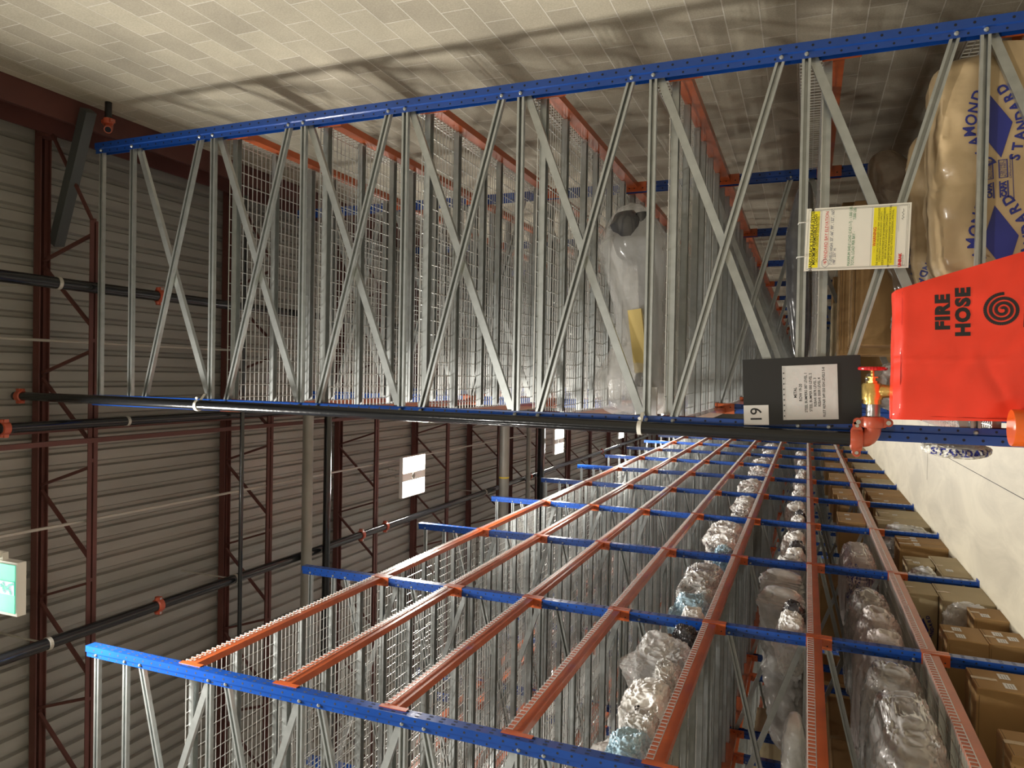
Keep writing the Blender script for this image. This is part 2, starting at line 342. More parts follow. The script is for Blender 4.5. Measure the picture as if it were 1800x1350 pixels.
# ------------------------------------------------------------------ lamps (their own light stays with them)
LL = {0: 'behind the camera', 1: 'above the camera, in front of the first joist', 2: 'nearest bright square lamp in the picture', 3: 'second bright lamp down the aisle', 4: 'third lamp down the aisle, half behind the standpipe', 5: 'farthest lamp down the aisle'}
for i, (x, y) in enumerate(LAMPS):
    lab = 'square white LED high bay lamp, ' + LL[i] if i < 6 else f'square white LED high bay lamp over the next aisle, {ORD[i-6]} from the back'
    t = empty('high_bay_lamp', (x, y, LAMP_Z), lab, 'lamp', 'high bay lamps')
    h = MB().box(-.30, .30, -.34, .34, .03, .06).box(-.06, .06, -.34, .34, .0, .03).box(-.1, .1, -.2, .2, .06, .12)
    for s in (-1, 1): h.box(.30*s-.006, .30*s+.006, -.34, .34, 0, .05)
    for s in (-1, 1): h.box(-.3, .3, .34*s-.006, .34*s+.006, 0, .05)
    h.build('housing', WHITE, t)
    for s in (-1, 1):
        a, c = sorted((s*.065, s*.29))
        MB().box(a, c, -.33, .33, .004, .028).build('led_panel', LED, t)
    q = MB().disc((0, -.02, -.004), (0, 0, 1), .045, .004, 20); q.build('sensor', GPIPE, t)
    ch = MB()
    for s in (-1, 1):
        n = 16; p0, p1 = Vector((0, .25*s, .11)), Vector((0, .42*s, .72))
        for k in range(n): ch.bar(p0.lerp(p1, k/n), p0.lerp(p1, (k+.8)/n), .012 if k % 2 else .004, .004 if k % 2 else .012, (1, 0, 0))
    ch.bar((0, -.42, .72), (0, .42, .72), .012, .012, (0, 0, 1))
    for s in (-1, 1): ch.bar((0, .42*s, .72), (0, .42*s, Z_DECK-LAMP_Z-.002), .01, .01, (1, 0, 0))
    ch.build('chain', COND, t)
    for s in (-1, 1):
        ld = bpy.data.lights.new('led_light', 'AREA'); ld.shape = 'RECTANGLE'; ld.size = .225; ld.size_y = .66
        ld.energy = LAMP_POWER; ld.color = LAMP_COL
        lo = bpy.data.objects.new('led_light', ld); C.objects.link(lo); lo.parent = t; lo.location = (s*.178, 0, .001)

# ------------------------------------------------------------------ racking
D = 2.155; PITCH_Y = 2.568; LV = [.8382*j+.0185 for j in range(8)]
BH = .105
def post_mb(H, sgn, lean=0):
    """perforated open post, face at x=0, opening towards +x*sgn"""
    pr = [(0, -.04), (.046, -.04), (.052, -.028), (.085, -.028), (.085, -.024), (.048, -.024), (.043, -.036), (.003, -.036),
          (.003, .036), (.043, .036), (.048, .024), (.085, .024), (.085, .028), (.052, .028), (.046, .04), (0, .04)]
    b = MB(); k = len(pr); vs = [(a*sgn, c, z) for z in (0, H) for a, c in pr]
    fs = [(i, (i+1) % k, k+(i+1) % k, k+i) for i in range(k)]
    q = [(0, 1, 6, 7), (1, 2, 5, 6), (2, 3, 4, 5), (0, 7, 8, 15), (8, 9, 14, 15), (9, 10, 13, 14), (10, 11, 12, 13)]
    fs += q+[tuple(j+k for j in f) for f in q]
    b.add(vs, fs, 0)
    z = .08; i = 0
    while z < H-.03:
        for sy_ in (-1, 1):
            b.disc((.023*sgn, .040*sy_, z), (0, sy_, 0), .0075, .0006, 8, 1)
            b.disc((.069*sgn, .028*sy_, z+.025), (0, sy_, 0), .0065, .0006, 8, 1)
            b.box(*sorted((0, -.0006*sgn)), sy_*.018-.006, sy_*.018+.006, z-.013, z+.013, 1)
        z += .0838
    b.box(*sorted((-.02*sgn, .11*sgn)), -.06, .06, 0, .008, 0)
    return b
def brace_mb(p, q, back=False, w_=.046, d=.030):
    b = MB(); h = w_/2; t_ = .0035; l = .014
    b.sweep([(0, -h), (d, -h), (d, -h+l), (d-t_, -h+l), (d-t_, -h+t_), (t_, -h+t_), (t_, h-t_), (d-t_, h-t_), (d-t_, h-l), (d, h-l), (d, h), (0, h)], p, q, (0, 1 if back else -1, 0))
    if not back:
        for c in (p, q): b.tube([(c[0], -.0285, c[2]), (c[0], -.033, c[2]), (c[0], -.040, c[2])], .011, 8, radii=[.013, .012, .007])
    return b
def frame_braces(rungs, flip, extra=()):
    xa, xb = .062, D-.062; out = []
    if flip: xa, xb = xb, xa
    for z in list(rungs)+list(extra): out.append(((xa, .004, z), (xb, .004, z)))
    for a, c in zip(rungs[:-1], rungs[1:]):
        out.append(((xa, .004, c-.155), (xb, .004, a+.13)))
        out.append(((xa, .007, a+.03), (xb, .007, c-.03), True))
    return [brace_mb(*q) for q in out]
def beam_mb(sgn):
    b = MB(); pr = [(.002, 0), (.034, 0), (.034, -.024), (.052, -.024), (.052, -BH), (.002, -BH)]
    pr = [(a*sgn, z) for a, z in pr]; y0, y1 = .0445, PITCH_Y-.0445; k = 6
    b.add([(a, y0, z) for a, z in pr]+[(a, y1, z) for a, z in pr], [(i, (i+1) % k, k+(i+1) % k, k+i) for i in range(k)]+[tuple(range(k)), tuple(range(k, 2*k))])
    return b
def conn_mb(sgn, end):
    b = MB(); y0 = .0405 if not end else PITCH_Y-.0445; e = -1 if not end else 1
    b.box(*sorted((-.004*sgn, .088*sgn)), y0, y0+.004, -.185, .012)
    ya, yb = sorted((y0+(0 if not end else .004), y0+(0 if not end else .004)+e*.036))
    b.box(*sorted((-.0045*sgn, -.001*sgn)), ya, yb, -.185, .012)
    for z in (-.02, -.07, -.15):
        b.disc((.055*sgn, y0+(.004 if not end else 0), z), (0, -e if not end else -1, 0), .006, .001, 8, 1)
    return b
PW = 1.195
def panel_mb(lip, ch=False):
    b = MB(); r = .0024; n = 24
    for i in range(n+1):
        y = PW*i/n; b.box(-.006, D+.006, y-r, y+r, .0005, .0055)
        b.box(-.008, -.003, y-r, y+r, -.045, .003)
        if lip: b.box(D-.02, D-.015, y-r, y+r, .003, .13)
        else: b.box(D+.003, D+.008, y-r, y+r, -.045, .003)
    for x in (-.008, -.0035): b.box(x, x+.005, 0, PW, -.045, -.040)
    for i in range(1, 22): b.box(D*i/22-r, D*i/22+r, 0, PW, .0045, .0095)
    if lip:
        for z in (.045, .09, .127): b.box(D-.018, D-.013, 0, PW, z, z+.005)
    else: b.box(D+.003, D+.008, 0, PW, -.045, -.040)
    if ch:
        for y in (.05, .49, .96): b.mb(chan_mb(), (0, y, 0))
    return b
def chan_mb(): return MB().sweep([(0, -.026), (.042, -.026), (.042, -.023), (.003, -.023), (.003, .023), (.042, .023), (.042, .026), (0, .026)], (.055, 0, 0), (D-.055, 0, 0), (0, 0, -1))
M_BEAM = {s: beam_mb(s).mesh('beam', [ORANGE]) for s in (1, -1)}
M_CONN = {(s, e): conn_mb(s, e).mesh('connector', [ORANGE, DARK]) for s in (1, -1) for e in (0, 1)}
M_CHAN = chan_mb().mesh('support_channel', [GALV])
def full_beam(sgn): return MB().mb(beam_mb(sgn)).mb(conn_mb(sgn, 0)).mb(conn_mb(sgn, 1))
M_FULL = {s: full_beam(s).mesh('beam', [ORANGE, DARK]) for s in (1, -1)}
def rack(name, x0, y0, nb, H, rungs, extra, label, lip, ndet_f, ndet_b, ndet_d, front, group='storage racks'):
    """front: 1 when the aisle is at local x=D, 0 when at x=0; nearest beams and decks first"""
    t = empty(name, (x0, y0, 0), label, 'storage rack', group)
    P = [post_mb(H, 1).mesh('post', [BLUE, DARK]), post_mb(H, -1).mesh('post', [BLUE, DARK])]
    BR = frame_braces(rungs, front, extra); BM = [q.mesh('brace', [GALV]) for q in BR]
    allf = MB(); allf.mb(post_mb(H, 1)); allf.mb(post_mb(H, -1), (D, 0, 0)); k0 = len(allf.m)
    for q in BR: allf.mb(q)
    allf.m[k0:] = [2]*(len(allf.m)-k0); FM = allf.mesh('upright_frame', [BLUE, DARK, GALV])
    for k in range(nb+1):
        if k < ndet_f:
            f = bpy.data.objects.new('upright_frame', None); C.objects.link(f); f.parent = t; f.location = (0, k*PITCH_Y, 0)
            put('post', P[0], f); put('post', P[1], f, (D, 0, 0))
            for me in BM: put('brace', me, f)
        else: put('upright_frame', FM, t, (0, k*PITCH_Y, 0))
    fx, bx = (D, 0) if front else (0, D)
    order = [(k, j, s) for s in (0, 1) for k in range(nb) for j in range(7, 0, -1)]
    order.sort(key=lambda q: (q[2]*3.2+q[0]))
    stuff = MB(); ns = 0
    for i, (k, j, s) in enumerate(order):
        x = (fx, bx)[s]; sgn = 1 if x == 0 else -1; loc = (x, k*PITCH_Y, LV[j])
        if i < ndet_b:
            o = put('beam', M_BEAM[sgn], t, loc)
            for e in (0, 1): put('connector', M_CONN[(sgn, e)], o)
        elif i < 100: put('beam', M_FULL[sgn], t, loc)
        else: stuff.mb(full_beam(sgn), loc); ns += 1
    if ns: stuff.build('beam', [ORANGE, DARK], t)['kind'] = 'stuff'
    PM, PC = panel_mb(lip).mesh('wire_deck', [WIRE]), panel_mb(lip); nv = len(PC.m); pc = panel_mb(lip, True); pc.m[nv:] = [1]*(len(pc.m)-nv)
    PCM = pc.mesh('wire_deck', [WIRE, GALV]); stuff = MB(); ns = 0; i = 0
    for k in range(nb):
        for j in range(7, 0, -1):
            for y in (.065, 1.30):
                loc = (0, k*PITCH_Y+y, LV[j])
                if i < ndet_d:
                    o = put('wire_deck', PM, t, loc)
                    for yy in (.05, .49, .96): put('support_channel', M_CHAN, o, (0, yy, 0))
                elif i < 100: put('wire_deck', PCM, t, loc)
                else: stuff.mb(pc, loc); ns += 1
                i += 1
    if ns: stuff.build('wire_deck', [WIRE, GALV], t)['kind'] = 'stuff'
    return t
RY = 4.336; RX = -.313
LY = 3.968; LX = -2.118-D
rr = [.11+.8382*j for j in range(9)]
lr = [.14+.7785*j for j in range(9)]; lr[-1] = 6.394
rack('storage_rack', RX, RY, 12, 7.22, rr, (7.16,), 'blue and orange pallet rack against the block wall on the right of the aisle', True, 5, 48, 32, 0)
rack('storage_rack', LX, LY, 12, 6.79, lr, (6.69,), 'blue and orange pallet rack lining the left side of the aisle', False, 5, 48, 32, 1)
rack('storage_rack', LX-D-.22, LY, 10, 6.79, lr, (6.69,), 'blue and orange pallet rack standing back to back behind the left rack', False, 0, 0, 0, 1)

# ------------------------------------------------------------------ riser, hose valve, hose cover, post sleeve
o = tag(smooth_obj(MB().tube([(-.258, 4.22, 8.05), (-.262, 4.22, 6.9), (-.302, 4.22, 1.53)], .0365, 24).build('standpipe', BLACKP)), 'black vertical standpipe clamped in front of the right rack end post', 'pipe')
coupling((-.258, 4.22, 7.98), (0, 0, 1), .037, o, .06, (1, 0, 0))
for z, x in ((5.998, -.274), (2.642, -.294)):
    q = MB().tube([(x, 4.22, z-.012), (x, 4.22, z+.012)], .042, 20); q.bar((x+.03, 4.235, z), (x+.085, 4.285, z), .02, .006, (0, 0, 1))
    q.disc((x+.055, 4.212, z), (0, -1, 0), .01, .012, 8); smooth_obj(q.build('pipe_clamp', [WHITE], o))
t = empty('hose_valve', (-.302, 4.22, 1.44), 'brass hose valve with red handwheel on red grooved elbow at the foot of the standpipe', 'valve')
def loc(b, name, m, parent=t, org=(-.302, 4.22, 1.44)):
    b.v = [tuple(Vector(v)-Vector(org)) for v in b.v]; return smooth_obj(b.build(name, m, parent))
el = [(-.302, 4.22, 1.52), (-.302, 4.22, 1.47)]+[(-.302+.06*(1-math.cos(a)), 4.22, 1.47-.045*math.sin(a)) for a in (.3, .6, .9, 1.2, 1.57)]+[(-.2, 4.22, 1.425)]
loc(MB().tube(el, .042, 20), 'elbow', COUP)
def coup2(c, ax, bolt):
    b = MB(); r = .046; c = Vector(c); ax = Vector(ax); bo = Vector(bolt); n = ax.cross(bo)
    b.tube([c-ax*.030, c-ax*.026, c-ax*.012, c+ax*.012, c+ax*.026, c+ax*.030], r, 24, radii=[r*1.0, r*1.22, r*1.3, r*1.3, r*1.22, r*1.0])
    for s in (-1, 1):
        b.tube([c+bo*s*.045-n*.034, c+bo*s*.045+n*.034], .027, 14); b.tube([c+bo*s*.072-n*.026, c+bo*s*.072+n*.026], .021, 14)
    g_ = loc(b, 'coupling', COUP)
    for s in (-1, 1):
        q = MB().tube([c+bo*s*.070-n*.040, c+bo*s*.070-n*.030, c+bo*s*.070+n*.040], .012, 8, radii=[.009, .014, .012])
        q.v = [tuple(Vector(v)-Vector((-.302, 4.22, 1.44))) for v in q.v]; smooth_obj(q.build('bolt', [CHROME], g_))
coup2((-.302, 4.22, 1.50), (0, 0, 1), (1, 0, 0)); coup2((-.212, 4.22, 1.425), (1, 0, 0), (0, 0, 1))
loc(MB().tube([(-.21, 4.22, 1.425), (-.09, 4.22, 1.425)], .034, 20), 'nipple', NIP)
vb = MB().tube([(-.12, 4.22, 1.43), (-.118, 4.22, 1.43), (-.095, 4.22, 1.43), (-.094, 4.22, 1.43), (-.02, 4.22, 1.432), (-.010, 4.22, 1.432)], .05, 22, radii=[.036, .043, .043, .050, .050, .044])
vb.tube([(-.05, 4.22, 1.42), (-.05, 4.21, 1.38), (-.05, 4.20, 1.34)], .036, 18, radii=[.034, .036, .030])
loc(vb, 'valve_body', BRASS)
loc(MB().tube([(-.012, 4.22, 1.432), (.002, 4.22, 1.432), (.0021, 4.22, 1.432), (.018, 4.22, 1.432), (.0181, 4.22, 1.432), (.024, 4.22, 1.432), (.0241, 4.22, 1.432), (.06, 4.22, 1.432)], .02, 8, radii=[.030, .030, .02, .02, .034, .034, .011, .009]), 'bonnet', BRASS)
hw = MB(); n = 28
for i in range(n):
    a, c = 2*math.pi*i/n, 2*math.pi*(i+1)/n
    hw.tube([(.066, 4.22+.062*math.cos(a), 1.432+.062*math.sin(a)), (.066, 4.22+.062*math.cos(c), 1.432+.062*math.sin(c))], .0095, 8)
for a in (.5, .5+2.09, .5+4.19): hw.tube([(.062, 4.22, 1.432), (.066, 4.22+.06*math.cos(a), 1.432+.06*math.sin(a))], .007, 6)
hw.tube([(.055, 4.22, 1.432), (.072, 4.22, 1.432)], .014, 10)
loc(hw, 'handwheel', REDW)
# hose cover: a sewn bag hung over the folded hose; open below
def cover():
    out = [(-.185, 1.350), (.10, 1.357), (.445, 1.362), (.50, 1.20), (.575, .95), (.68, .62), (.69, .50), (.1, .49), (-.165, .50), (-.175, .95)]
    nx, nz = 56, 60; b = MB(); ids = {}
    def xr(z):
        if z > 1.2: return .445+(1.362-z)/.162*.055
        return .50+(1.20-z)*.305
    for face in (0, 1):
        for j in range(nz+1):
            z = 1.355-(1.355-.5)*j/nz
            for i in range(nx+1):
                u = i/nx; xl = -.185+.02*(1.355-z); x = xl+(xr(z)-xl)*u
                e = min(u, 1-u)*6; e = min(1, e); te = min(1, j/2.5)
                puff = (.35+.65*math.sin(min(1, e)*math.pi/2))
                f = .010*noise.noise(Vector((x*6, z*2.2, face*7)))+.005*noise.noise(Vector((x*13+z*6, z*9, 3)))
                f += -.005*math.exp(-((x-.11)/.004)**2)*(1 if face == 0 else 0)+.004*math.exp(-((z-.93-.06*math.sin(x*9))/.02)**2)*math.exp(-((x+.02)/.15)**2)
                if face == 0: y = 4.02-.020*puff*te+f
                else: y = 4.165+.014*puff*te+f*.6
                ids[(face, i, j)] = len(b.v); b.v.append((x, y, z+(.006*noise.noise(Vector((x*8, face, 1))) if j == 0 else 0)))
    def q(a, c, d, e): b.f.append((ids[a], ids[c], ids[d], ids[e])); b.m.append(0)
    for j in range(nz):
        for i in range(nx):
            q((0, i, j), (0, i+1, j), (0, i+1, j+1), (0, i, j+1)); q((1, i, j), (1, i, j+1), (1, i+1, j+1), (1, i+1, j))
        q((0, 0, j), (0, 0, j+1), (1, 0, j+1), (1, 0, j)); q((0, nx, j), (1, nx, j), (1, nx, j+1), (0, nx, j+1))
    for i in range(nx):
        q((0, i, 0), (1, i, 0), (1, i+1, 0), (0, i+1, 0))
    return b
cv = tag(smooth_obj(cover().build('hose_cover', COVER), 50), 'bright red nylon cover lettered FIRE HOSE over the hose rack', 'cover')
lt = MB(); RX_, UX_ = (1, 0, 0), (0, 0, 1)
write(lt, 'FIRE', (.335, 4.0, 1.152), .079, RX_, UX_, bold=.0048, spacing=1.14, sx=1.04, rot=.03)
write(lt, 'HOSE', (.335, 4.0, 1.068), .079, RX_, UX_, bold=.0048, spacing=1.14, sx=1.06, rot=.03)
stamp(lt, cv, (0, 1, 0), 'lettering', [INK], cv, .0015); lt = MB()
def ribbon(b, f, t0, t1, n, wd):
    P = [Vector(f(t0+(t1-t0)*i/n)) for i in range(n+1)]
    for i in range(n):
        a, c = P[i], P[i+1]; d = (c-a).normalized(); nn = Vector((-d.z, 0, d.x))*wd/2
        b.add([a+nn, c+nn, c-nn, a-nn], [(0, 1, 2, 3)])
sc_ = (.343, .912)
ribbon(lt, lambda a: (sc_[0]+(.006+.0108*a/math.pi/1)*math.cos(-a+1.2), 4.0, sc_[1]+(.006+.0108*a/math.pi)*math.sin(-a+1.2)), .3, 2*math.pi*3.2, 150, .0145)
a_ = 2*math.pi*3.2; ex = sc_[0]+(.006+.0108*a_/math.pi)*math.cos(-a_+1.2); ez = sc_[1]+(.006+.0108*a_/math.pi)*math.sin(-a_+1.2)
stamp(lt, cv, (0, 1, 0), 'hose_emblem', [INK], cv, .0015); lt = MB()
lt.box(.262, .36, 3.999, 4.0, .812, .828)
stamp(lt, cv, (0, 1, 0), 'nozzle_emblem', [INK], cv, .0015)
sm = MB()
for x in (-.165,): sm.box(x, x+.0015, 3.99, 4.0, .5, 1.34)
sm.box(-.16, .44, 3.99, 4.0, 1.325, 1.3265)
stamp(sm, cv, (0, 1, 0), 'stitching', [INKR], cv, .001)
# hose rack under the cover
hr = MB().box(-.05, .40, 4.06, 4.12, 1.24, 1.28).box(.15, .20, 4.11, 4.30, 1.25, 1.27)
for k in range(9): hr.box(-.02+.045*k, .01+.045*k, 4.05, 4.13, .72, 1.24)
tag(hr.build('hose_rack', [COUP]), 'folded fire hose on its rack inside the red cover', 'fire hose')
sl = tag(smooth_obj(MB().tube([(-.197, 3.88, 0), (-.197, 3.88, .887), (-.197, 3.88, .893)], .083, 40, radii=[.083, .083, .081]).build('post_sleeve', SLEEVE)), 'bright orange plastic post sleeve standing at the foot of the rack end post', 'post protector')

# ------------------------------------------------------------------ signs on the end frame
def quad_frame(tl, tr, bl, y):
    """panel axes from three corners in the x-z plane"""
    tl, tr, bl = [Vector((a, y, c)) for a, c in (tl, tr, bl)]
    return tl, (tr-tl), (bl-tl)
o_, ex_, ez_ = quad_frame((-.258, 2.068), (.108, 2.085), (-.226, 1.470), 4.286)
t = empty('notice_board', tuple(o_), 'black notice board with the row 19 label and a sheet in a plastic sleeve', 'notice board')
def plate(o, a, c, th, u0, u1, v0, v1, off=0):
    """plate on a panel: u across, v down (fractions); th thickness, off in front"""
    q = [o+a*u+c*v+Vector((0, -off, 0)) for u, v in ((u0, v0), (u1, v0), (u1, v1), (u0, v1))]
    b = MB(); b.add(q+[p+Vector((0, -th, 0)) for p in q], [(0, 1, 2, 3), (7, 6, 5, 4), (0, 4, 5, 1), (1, 5, 6, 2), (2, 6, 7, 3), (3, 7, 4, 0)]); return b
def sub(b, name, m, parent):
    og = parent.location; p = parent
    while p.parent: p = p.parent; og = og+p.location
    b.v = [tuple(Vector(v)-og) for v in b.v]; return b.build(name, m, parent)
sub(plate(o_, ex_, ez_, .004, 0, 1, 0, 1), 'board', BOARD, t)
pl = sub(plate(o_, ex_, ez_, .0012, .0, .30, 0, .22, .005), 'row_label', PAPER, t); lb = MB()
write(lb, '19', o_+ex_*.15+ez_*.115+Vector((0, -.0072, 0)), .085, ex_, -ez_, bold=.0006); sub(lb, 'number', INK, pl)
ps = sub(plate(o_, ex_, ez_, .0012, .08, .87, .375, .80, .006), 'sheet', PAPER, t)
sub(plate(o_, ex_, ez_, .0006, .07, .88, .345, .81, .0075), 'sleeve', CLEAR, t)
hl = MB()
for k in range(9): hl.mb(plate(o_, ex_, ez_, .0008, .12+.08*k, .14+.08*k, .353, .361, .0085))
sub(hl, 'punched_hole', DARK, t)
lb = MB(); LN = [('METAL', .455, .0205), ('ROW 19-20', .50, .0205), ('STEEL BUMPERS 087 LEVEL 1', .545, .0190), ('STEEL BUMPER 000 LEVEL 2', .585, .0190), ('REBAR 087R LEVEL 3', .622, .0190), ('REBAR 000R LEVEL 4', .657, .0190), ('RUST REPAIR 049 050 054 LEVELS 5-8', .695, .0182)]
for tx, v, sz in LN: write(lb, tx, o_+ex_*.475+ez_*v+Vector((0, -.0083, 0)), sz, ex_, -ez_, bold=.0003, sx=.92, rot=.0)
sub(lb, 'print', INK, ps)

o_, ex_, ez_ = quad_frame((.590, 1.776), (.926, 1.768), (.590, 1.274), 4.268)
t = empty('load_sign', tuple(o_), 'white and yellow rack load rating sign tied to the end frame', 'sign')
sub(plate(o_, ex_, ez_, .003, 0, 1, 0, 1), 'panel', SIGNW, t)
F = Vector((0, -.0042, 0))
for v0, v1 in ((.045, .135), (.655, .865)): sub(plate(o_, ex_, ez_, .0008, .05, .95, v0, v1, .003), 'yellow_field', SYEL, t)
ln = MB()
for u0, u1, v0, v1 in ((.025, .975, .022, .0235), (.025, .975, .978, .9795), (.025, .028, .022, .979), (.972, .975, .022, .979), (.04, .96, .150, .1515), (.04, .96, .640, .6415), (.04, .96, .875, .8765), (.04, .96, .965, .9665), (.04, .043, .04, .965), (.957, .96, .04, .965), (.56, .95, .89, .891)):
    ln.mb(plate(o_, ex_, ez_, .0003, u0, u1, v0, v1, .0036))
def sgn_text(b, tx, u, v, sz, **k): write(b, tx, o_+ex_*u+ez_*v+F, sz, ex_, -ez_, **k)
sgn_text(ln, 'HAND-STACK STORAGE SYSTEM', .5, .066, .0232, bold=.0004, sx=.99); sgn_text(ln, 'MAXIMUM PERMISSIBLE LOADS', .5, .094, .0215, bold=.0004, sx=.92); sgn_text(ln, '(ALL LOADS UNIFORMLY DISTRIBUTED)', .5, .121, .0150, sx=.92)
for i, tx in enumerate(('THE ABOVE CAPACITIES ARE BASED ON NEW, UNDAMAGED', 'COMPONENTS. DAMAGE REDUCES RACK CAPACITY.', 'ISOLATE & DISCONTINUE USE OF DAMAGED COMPONENTS.', 'REPAIR OR REPLACE DAMAGED COMPONENTS.', 'RECONFIGURATION OR REARRANGEMENT OF THE STRUCTURE', 'IS NOT ALLOWED WITHOUT ENGINEERING APPROVAL.')):
    sgn_text(ln, tx, .5, .702+.0265*i+(.003 if i % 2 == 0 else 0), .0125, sx=.88)
for v in (.748, .802): ln.mb(plate(o_, ex_, ez_, .0003, .06, .94, v, v+.0012, .0042))
sgn_text(ln, 'STORAGE SYSTEMS', .12, .945, .0065)
sg = [(0, 0), (.02, -.02), (.035, .01), (.06, -.015), (.085, .008), (.11, -.02), (.13, .004), (.17, -.004)]
ribbon(ln, lambda a: tuple(o_+ex_*(.74+sg[int(a)][0])+ez_*(.93+sg[int(a)][1]*.7)+F), 0, 7, 7, .0015)
sub(ln, 'black_print', INK, t)
q = MB(); sgn_text(q, 'STANDARD BAY ELEVATION', .53, .208, .0225, sx=.95); sgn_text(q, '78', .115, .208, .016)
RED2 = MB(); RED3 = MB()
q.mb(plate(o_, ex_, ez_, .0003, .20, .86, .228, .2295, .0036)); sgn_text(RED2, 'WARNING', .5, .673, .0205, bold=.0005); sgn_text(RED3, 'UNIRAK', .12, .918, .0185, bold=.0012)
for s in (-1, 1): RED2.mb(plate(o_, ex_, ez_, .0003, .5+s*.22-.03, .5+s*.22+.03, .672, .6735, .0042))
sub(q, 'red_heading', INKR, t); sub(RED2, 'warning_heading', INKR, t); sub(RED3, 'maker_logo', INKR, t)
q = MB(); c_ = o_+ex_*.115+ez_*.208+F
ribbon(q, lambda a: tuple(c_+Vector((.024*math.cos(a), 0, .0175*math.sin(a)))), 0, 2*math.pi, 6, .0016)
sgn_text(q, '7 LEVELS HIGH: 33", 66", 99", 132", 165",', .085, .262, .0205, sx=.86, align='LEFT'); sgn_text(q, '198", 231" H.', .085, .296, .0185, sx=.9, align='LEFT'); sub(q, 'dark_print', INKN, t)
q = MB(); sgn_text(q, 'MAXIMUM SHELF LOAD (LVLS 1-7) - 1,000 LBS', .06, .437, .0195, sx=.80, align='LEFT'); sgn_text(q, 'TOTAL LOAD PER BAY -', .06, .474, .0195, sx=.86, align='LEFT'); sgn_text(q, '7,000 LBS', .97, .474, .0195, sx=.80, align='RIGHT'); sub(q, 'green_print', INKG, t)
q = MB()
for u in (.23, .78): q.tube([o_+ex_*u+ez_*.03+Vector((0, -.006, 0)), o_+ex_*u+ez_*(-.02)+Vector((0, -.012, 0)), o_+ex_*u+ez_*(-.075)+Vector((0, -.004, 0)), o_+ex_*u+ez_*(-.08)+Vector((0, .04, 0)), ], .0022, 6)
sub(q, 'cable_tie', WHITE, t)

# exit sign hanging near the camera
t = empty('exit_sign', (-1.37, 3.0, 6.19), 'green running man exit sign hanging from the ceiling at the picture edge', 'exit sign')
MB().box(-.165, .165, 0, .055, 0, .215).build('housing', WHITE, t)
MB().box(-.148, .148, -.004, 0, .016, .199).build('green_panel', GREENL, t)
MB().box(-.036, .044, -.0055, -.004, .022, .193).build('pale_door', PALEL, t)
man = MB()
def limb(*p, w_=.013):
    for a, c in zip(p[:-1], p[1:]): man.bar((a[0], -.0062, a[1]), (c[0], -.0062, c[1]), w_, .001, (c[1]-a[1], 0, a[0]-c[0]))
limb((.006, .125), (.0, .085), w_=.022); limb((.0, .085), (.024, .066), (.034, .030)); limb((.0, .085), (-.012, .058), (-.034, .050))
limb((.006, .122), (.026, .112), (.034, .128), w_=.009); limb((.004, .122), (-.018, .118), (-.026, .100), w_=.009); man.disc((.014, -.0055, .143), (0, -1, 0), .011, .001, 16)
man.build('running_man', GREENL, t)
smooth_obj(MB().tube([(.20, .028, .215), (.20, .028, Z_DECK-6.19-.002)], .008, 8).build('stem', COND, t))
smooth_obj(MB().tube([(.20, .02, .18), (.20, -.02, .18), (.20, -.035, .18)], .032, 16, radii=[.02, .034, .030]).build('emergency_head', WHITE, t))
MB().box(.16, .21, .01, .045, .15, .25).build('bracket', WHITE, t)

# ------------------------------------------------------------------ goods
from mathutils import geometry
ICO = {}
def ico(n):
    if n not in ICO:
        bm = bmesh.new(); bmesh.ops.create_icosphere(bm, subdivisions=n, radius=1); ICO[n] = ([v.co.copy() for v in bm.verts], [tuple(v.index for v in f.verts) for f in bm.faces]); bm.free()
    return ICO[n]
def fold(p, s):
    a = noise.noise(p*1.0+Vector((s, 0, 0))); c = abs(noise.noise(p*2.1+Vector((0, s, 0)))); d = abs(noise.noise(p*4.6+Vector((s, s, 0))))
    f = abs(noise.noise(p*9.3+Vector((0, s*2, s))))
    return a*.5+(.35-c)*.62+(.3-d)*.36+(.3-f)*.16
def blob(name, x0, x1, y0, y1, z0, z1, m, seed, wr=.16, box=.55, n=5, knot=0):
    """crumpled plastic bag filling the given box, resting flat on z0"""
    V, Fc = ico(n); c = Vector(((x0+x1)/2, (y0+y1)/2, z0)); h = Vector(((x1-x0)/2, (y1-y0)/2, (z1-z0)/2)); vs = []
    for v in V:
        q = Vector([math.copysign(abs(a)**box, a) for a in v]); k = max(abs(a) for a in v); q = v.lerp(q, .55)
        d = fold(Vector((v.x*h.x, v.y*h.y, v.z*h.z))*(1.8/max(.12, min(h))), seed)*wr
        q = q*(1+d)
        if knot and v.z > .55:
            t_ = (v.z-.55)/.45; q.x *= 1-.75*t_; q.y *= 1-.75*t_; q.z += .35*t_*t_*knot
            an = math.atan2(v.y, v.x+1e-6); q.x *= 1+.25*math.sin(an*7)*t_; q.y *= 1+.25*math.sin(an*7)*t_
        z = max(-1, q.z); vs.append((q.x*h.x, q.y*h.y, (z+1)*h.z))
    b = MB(); b.add(vs, Fc); o = b.build(name, m, None, False, c); smooth_obj(o, 60); return o
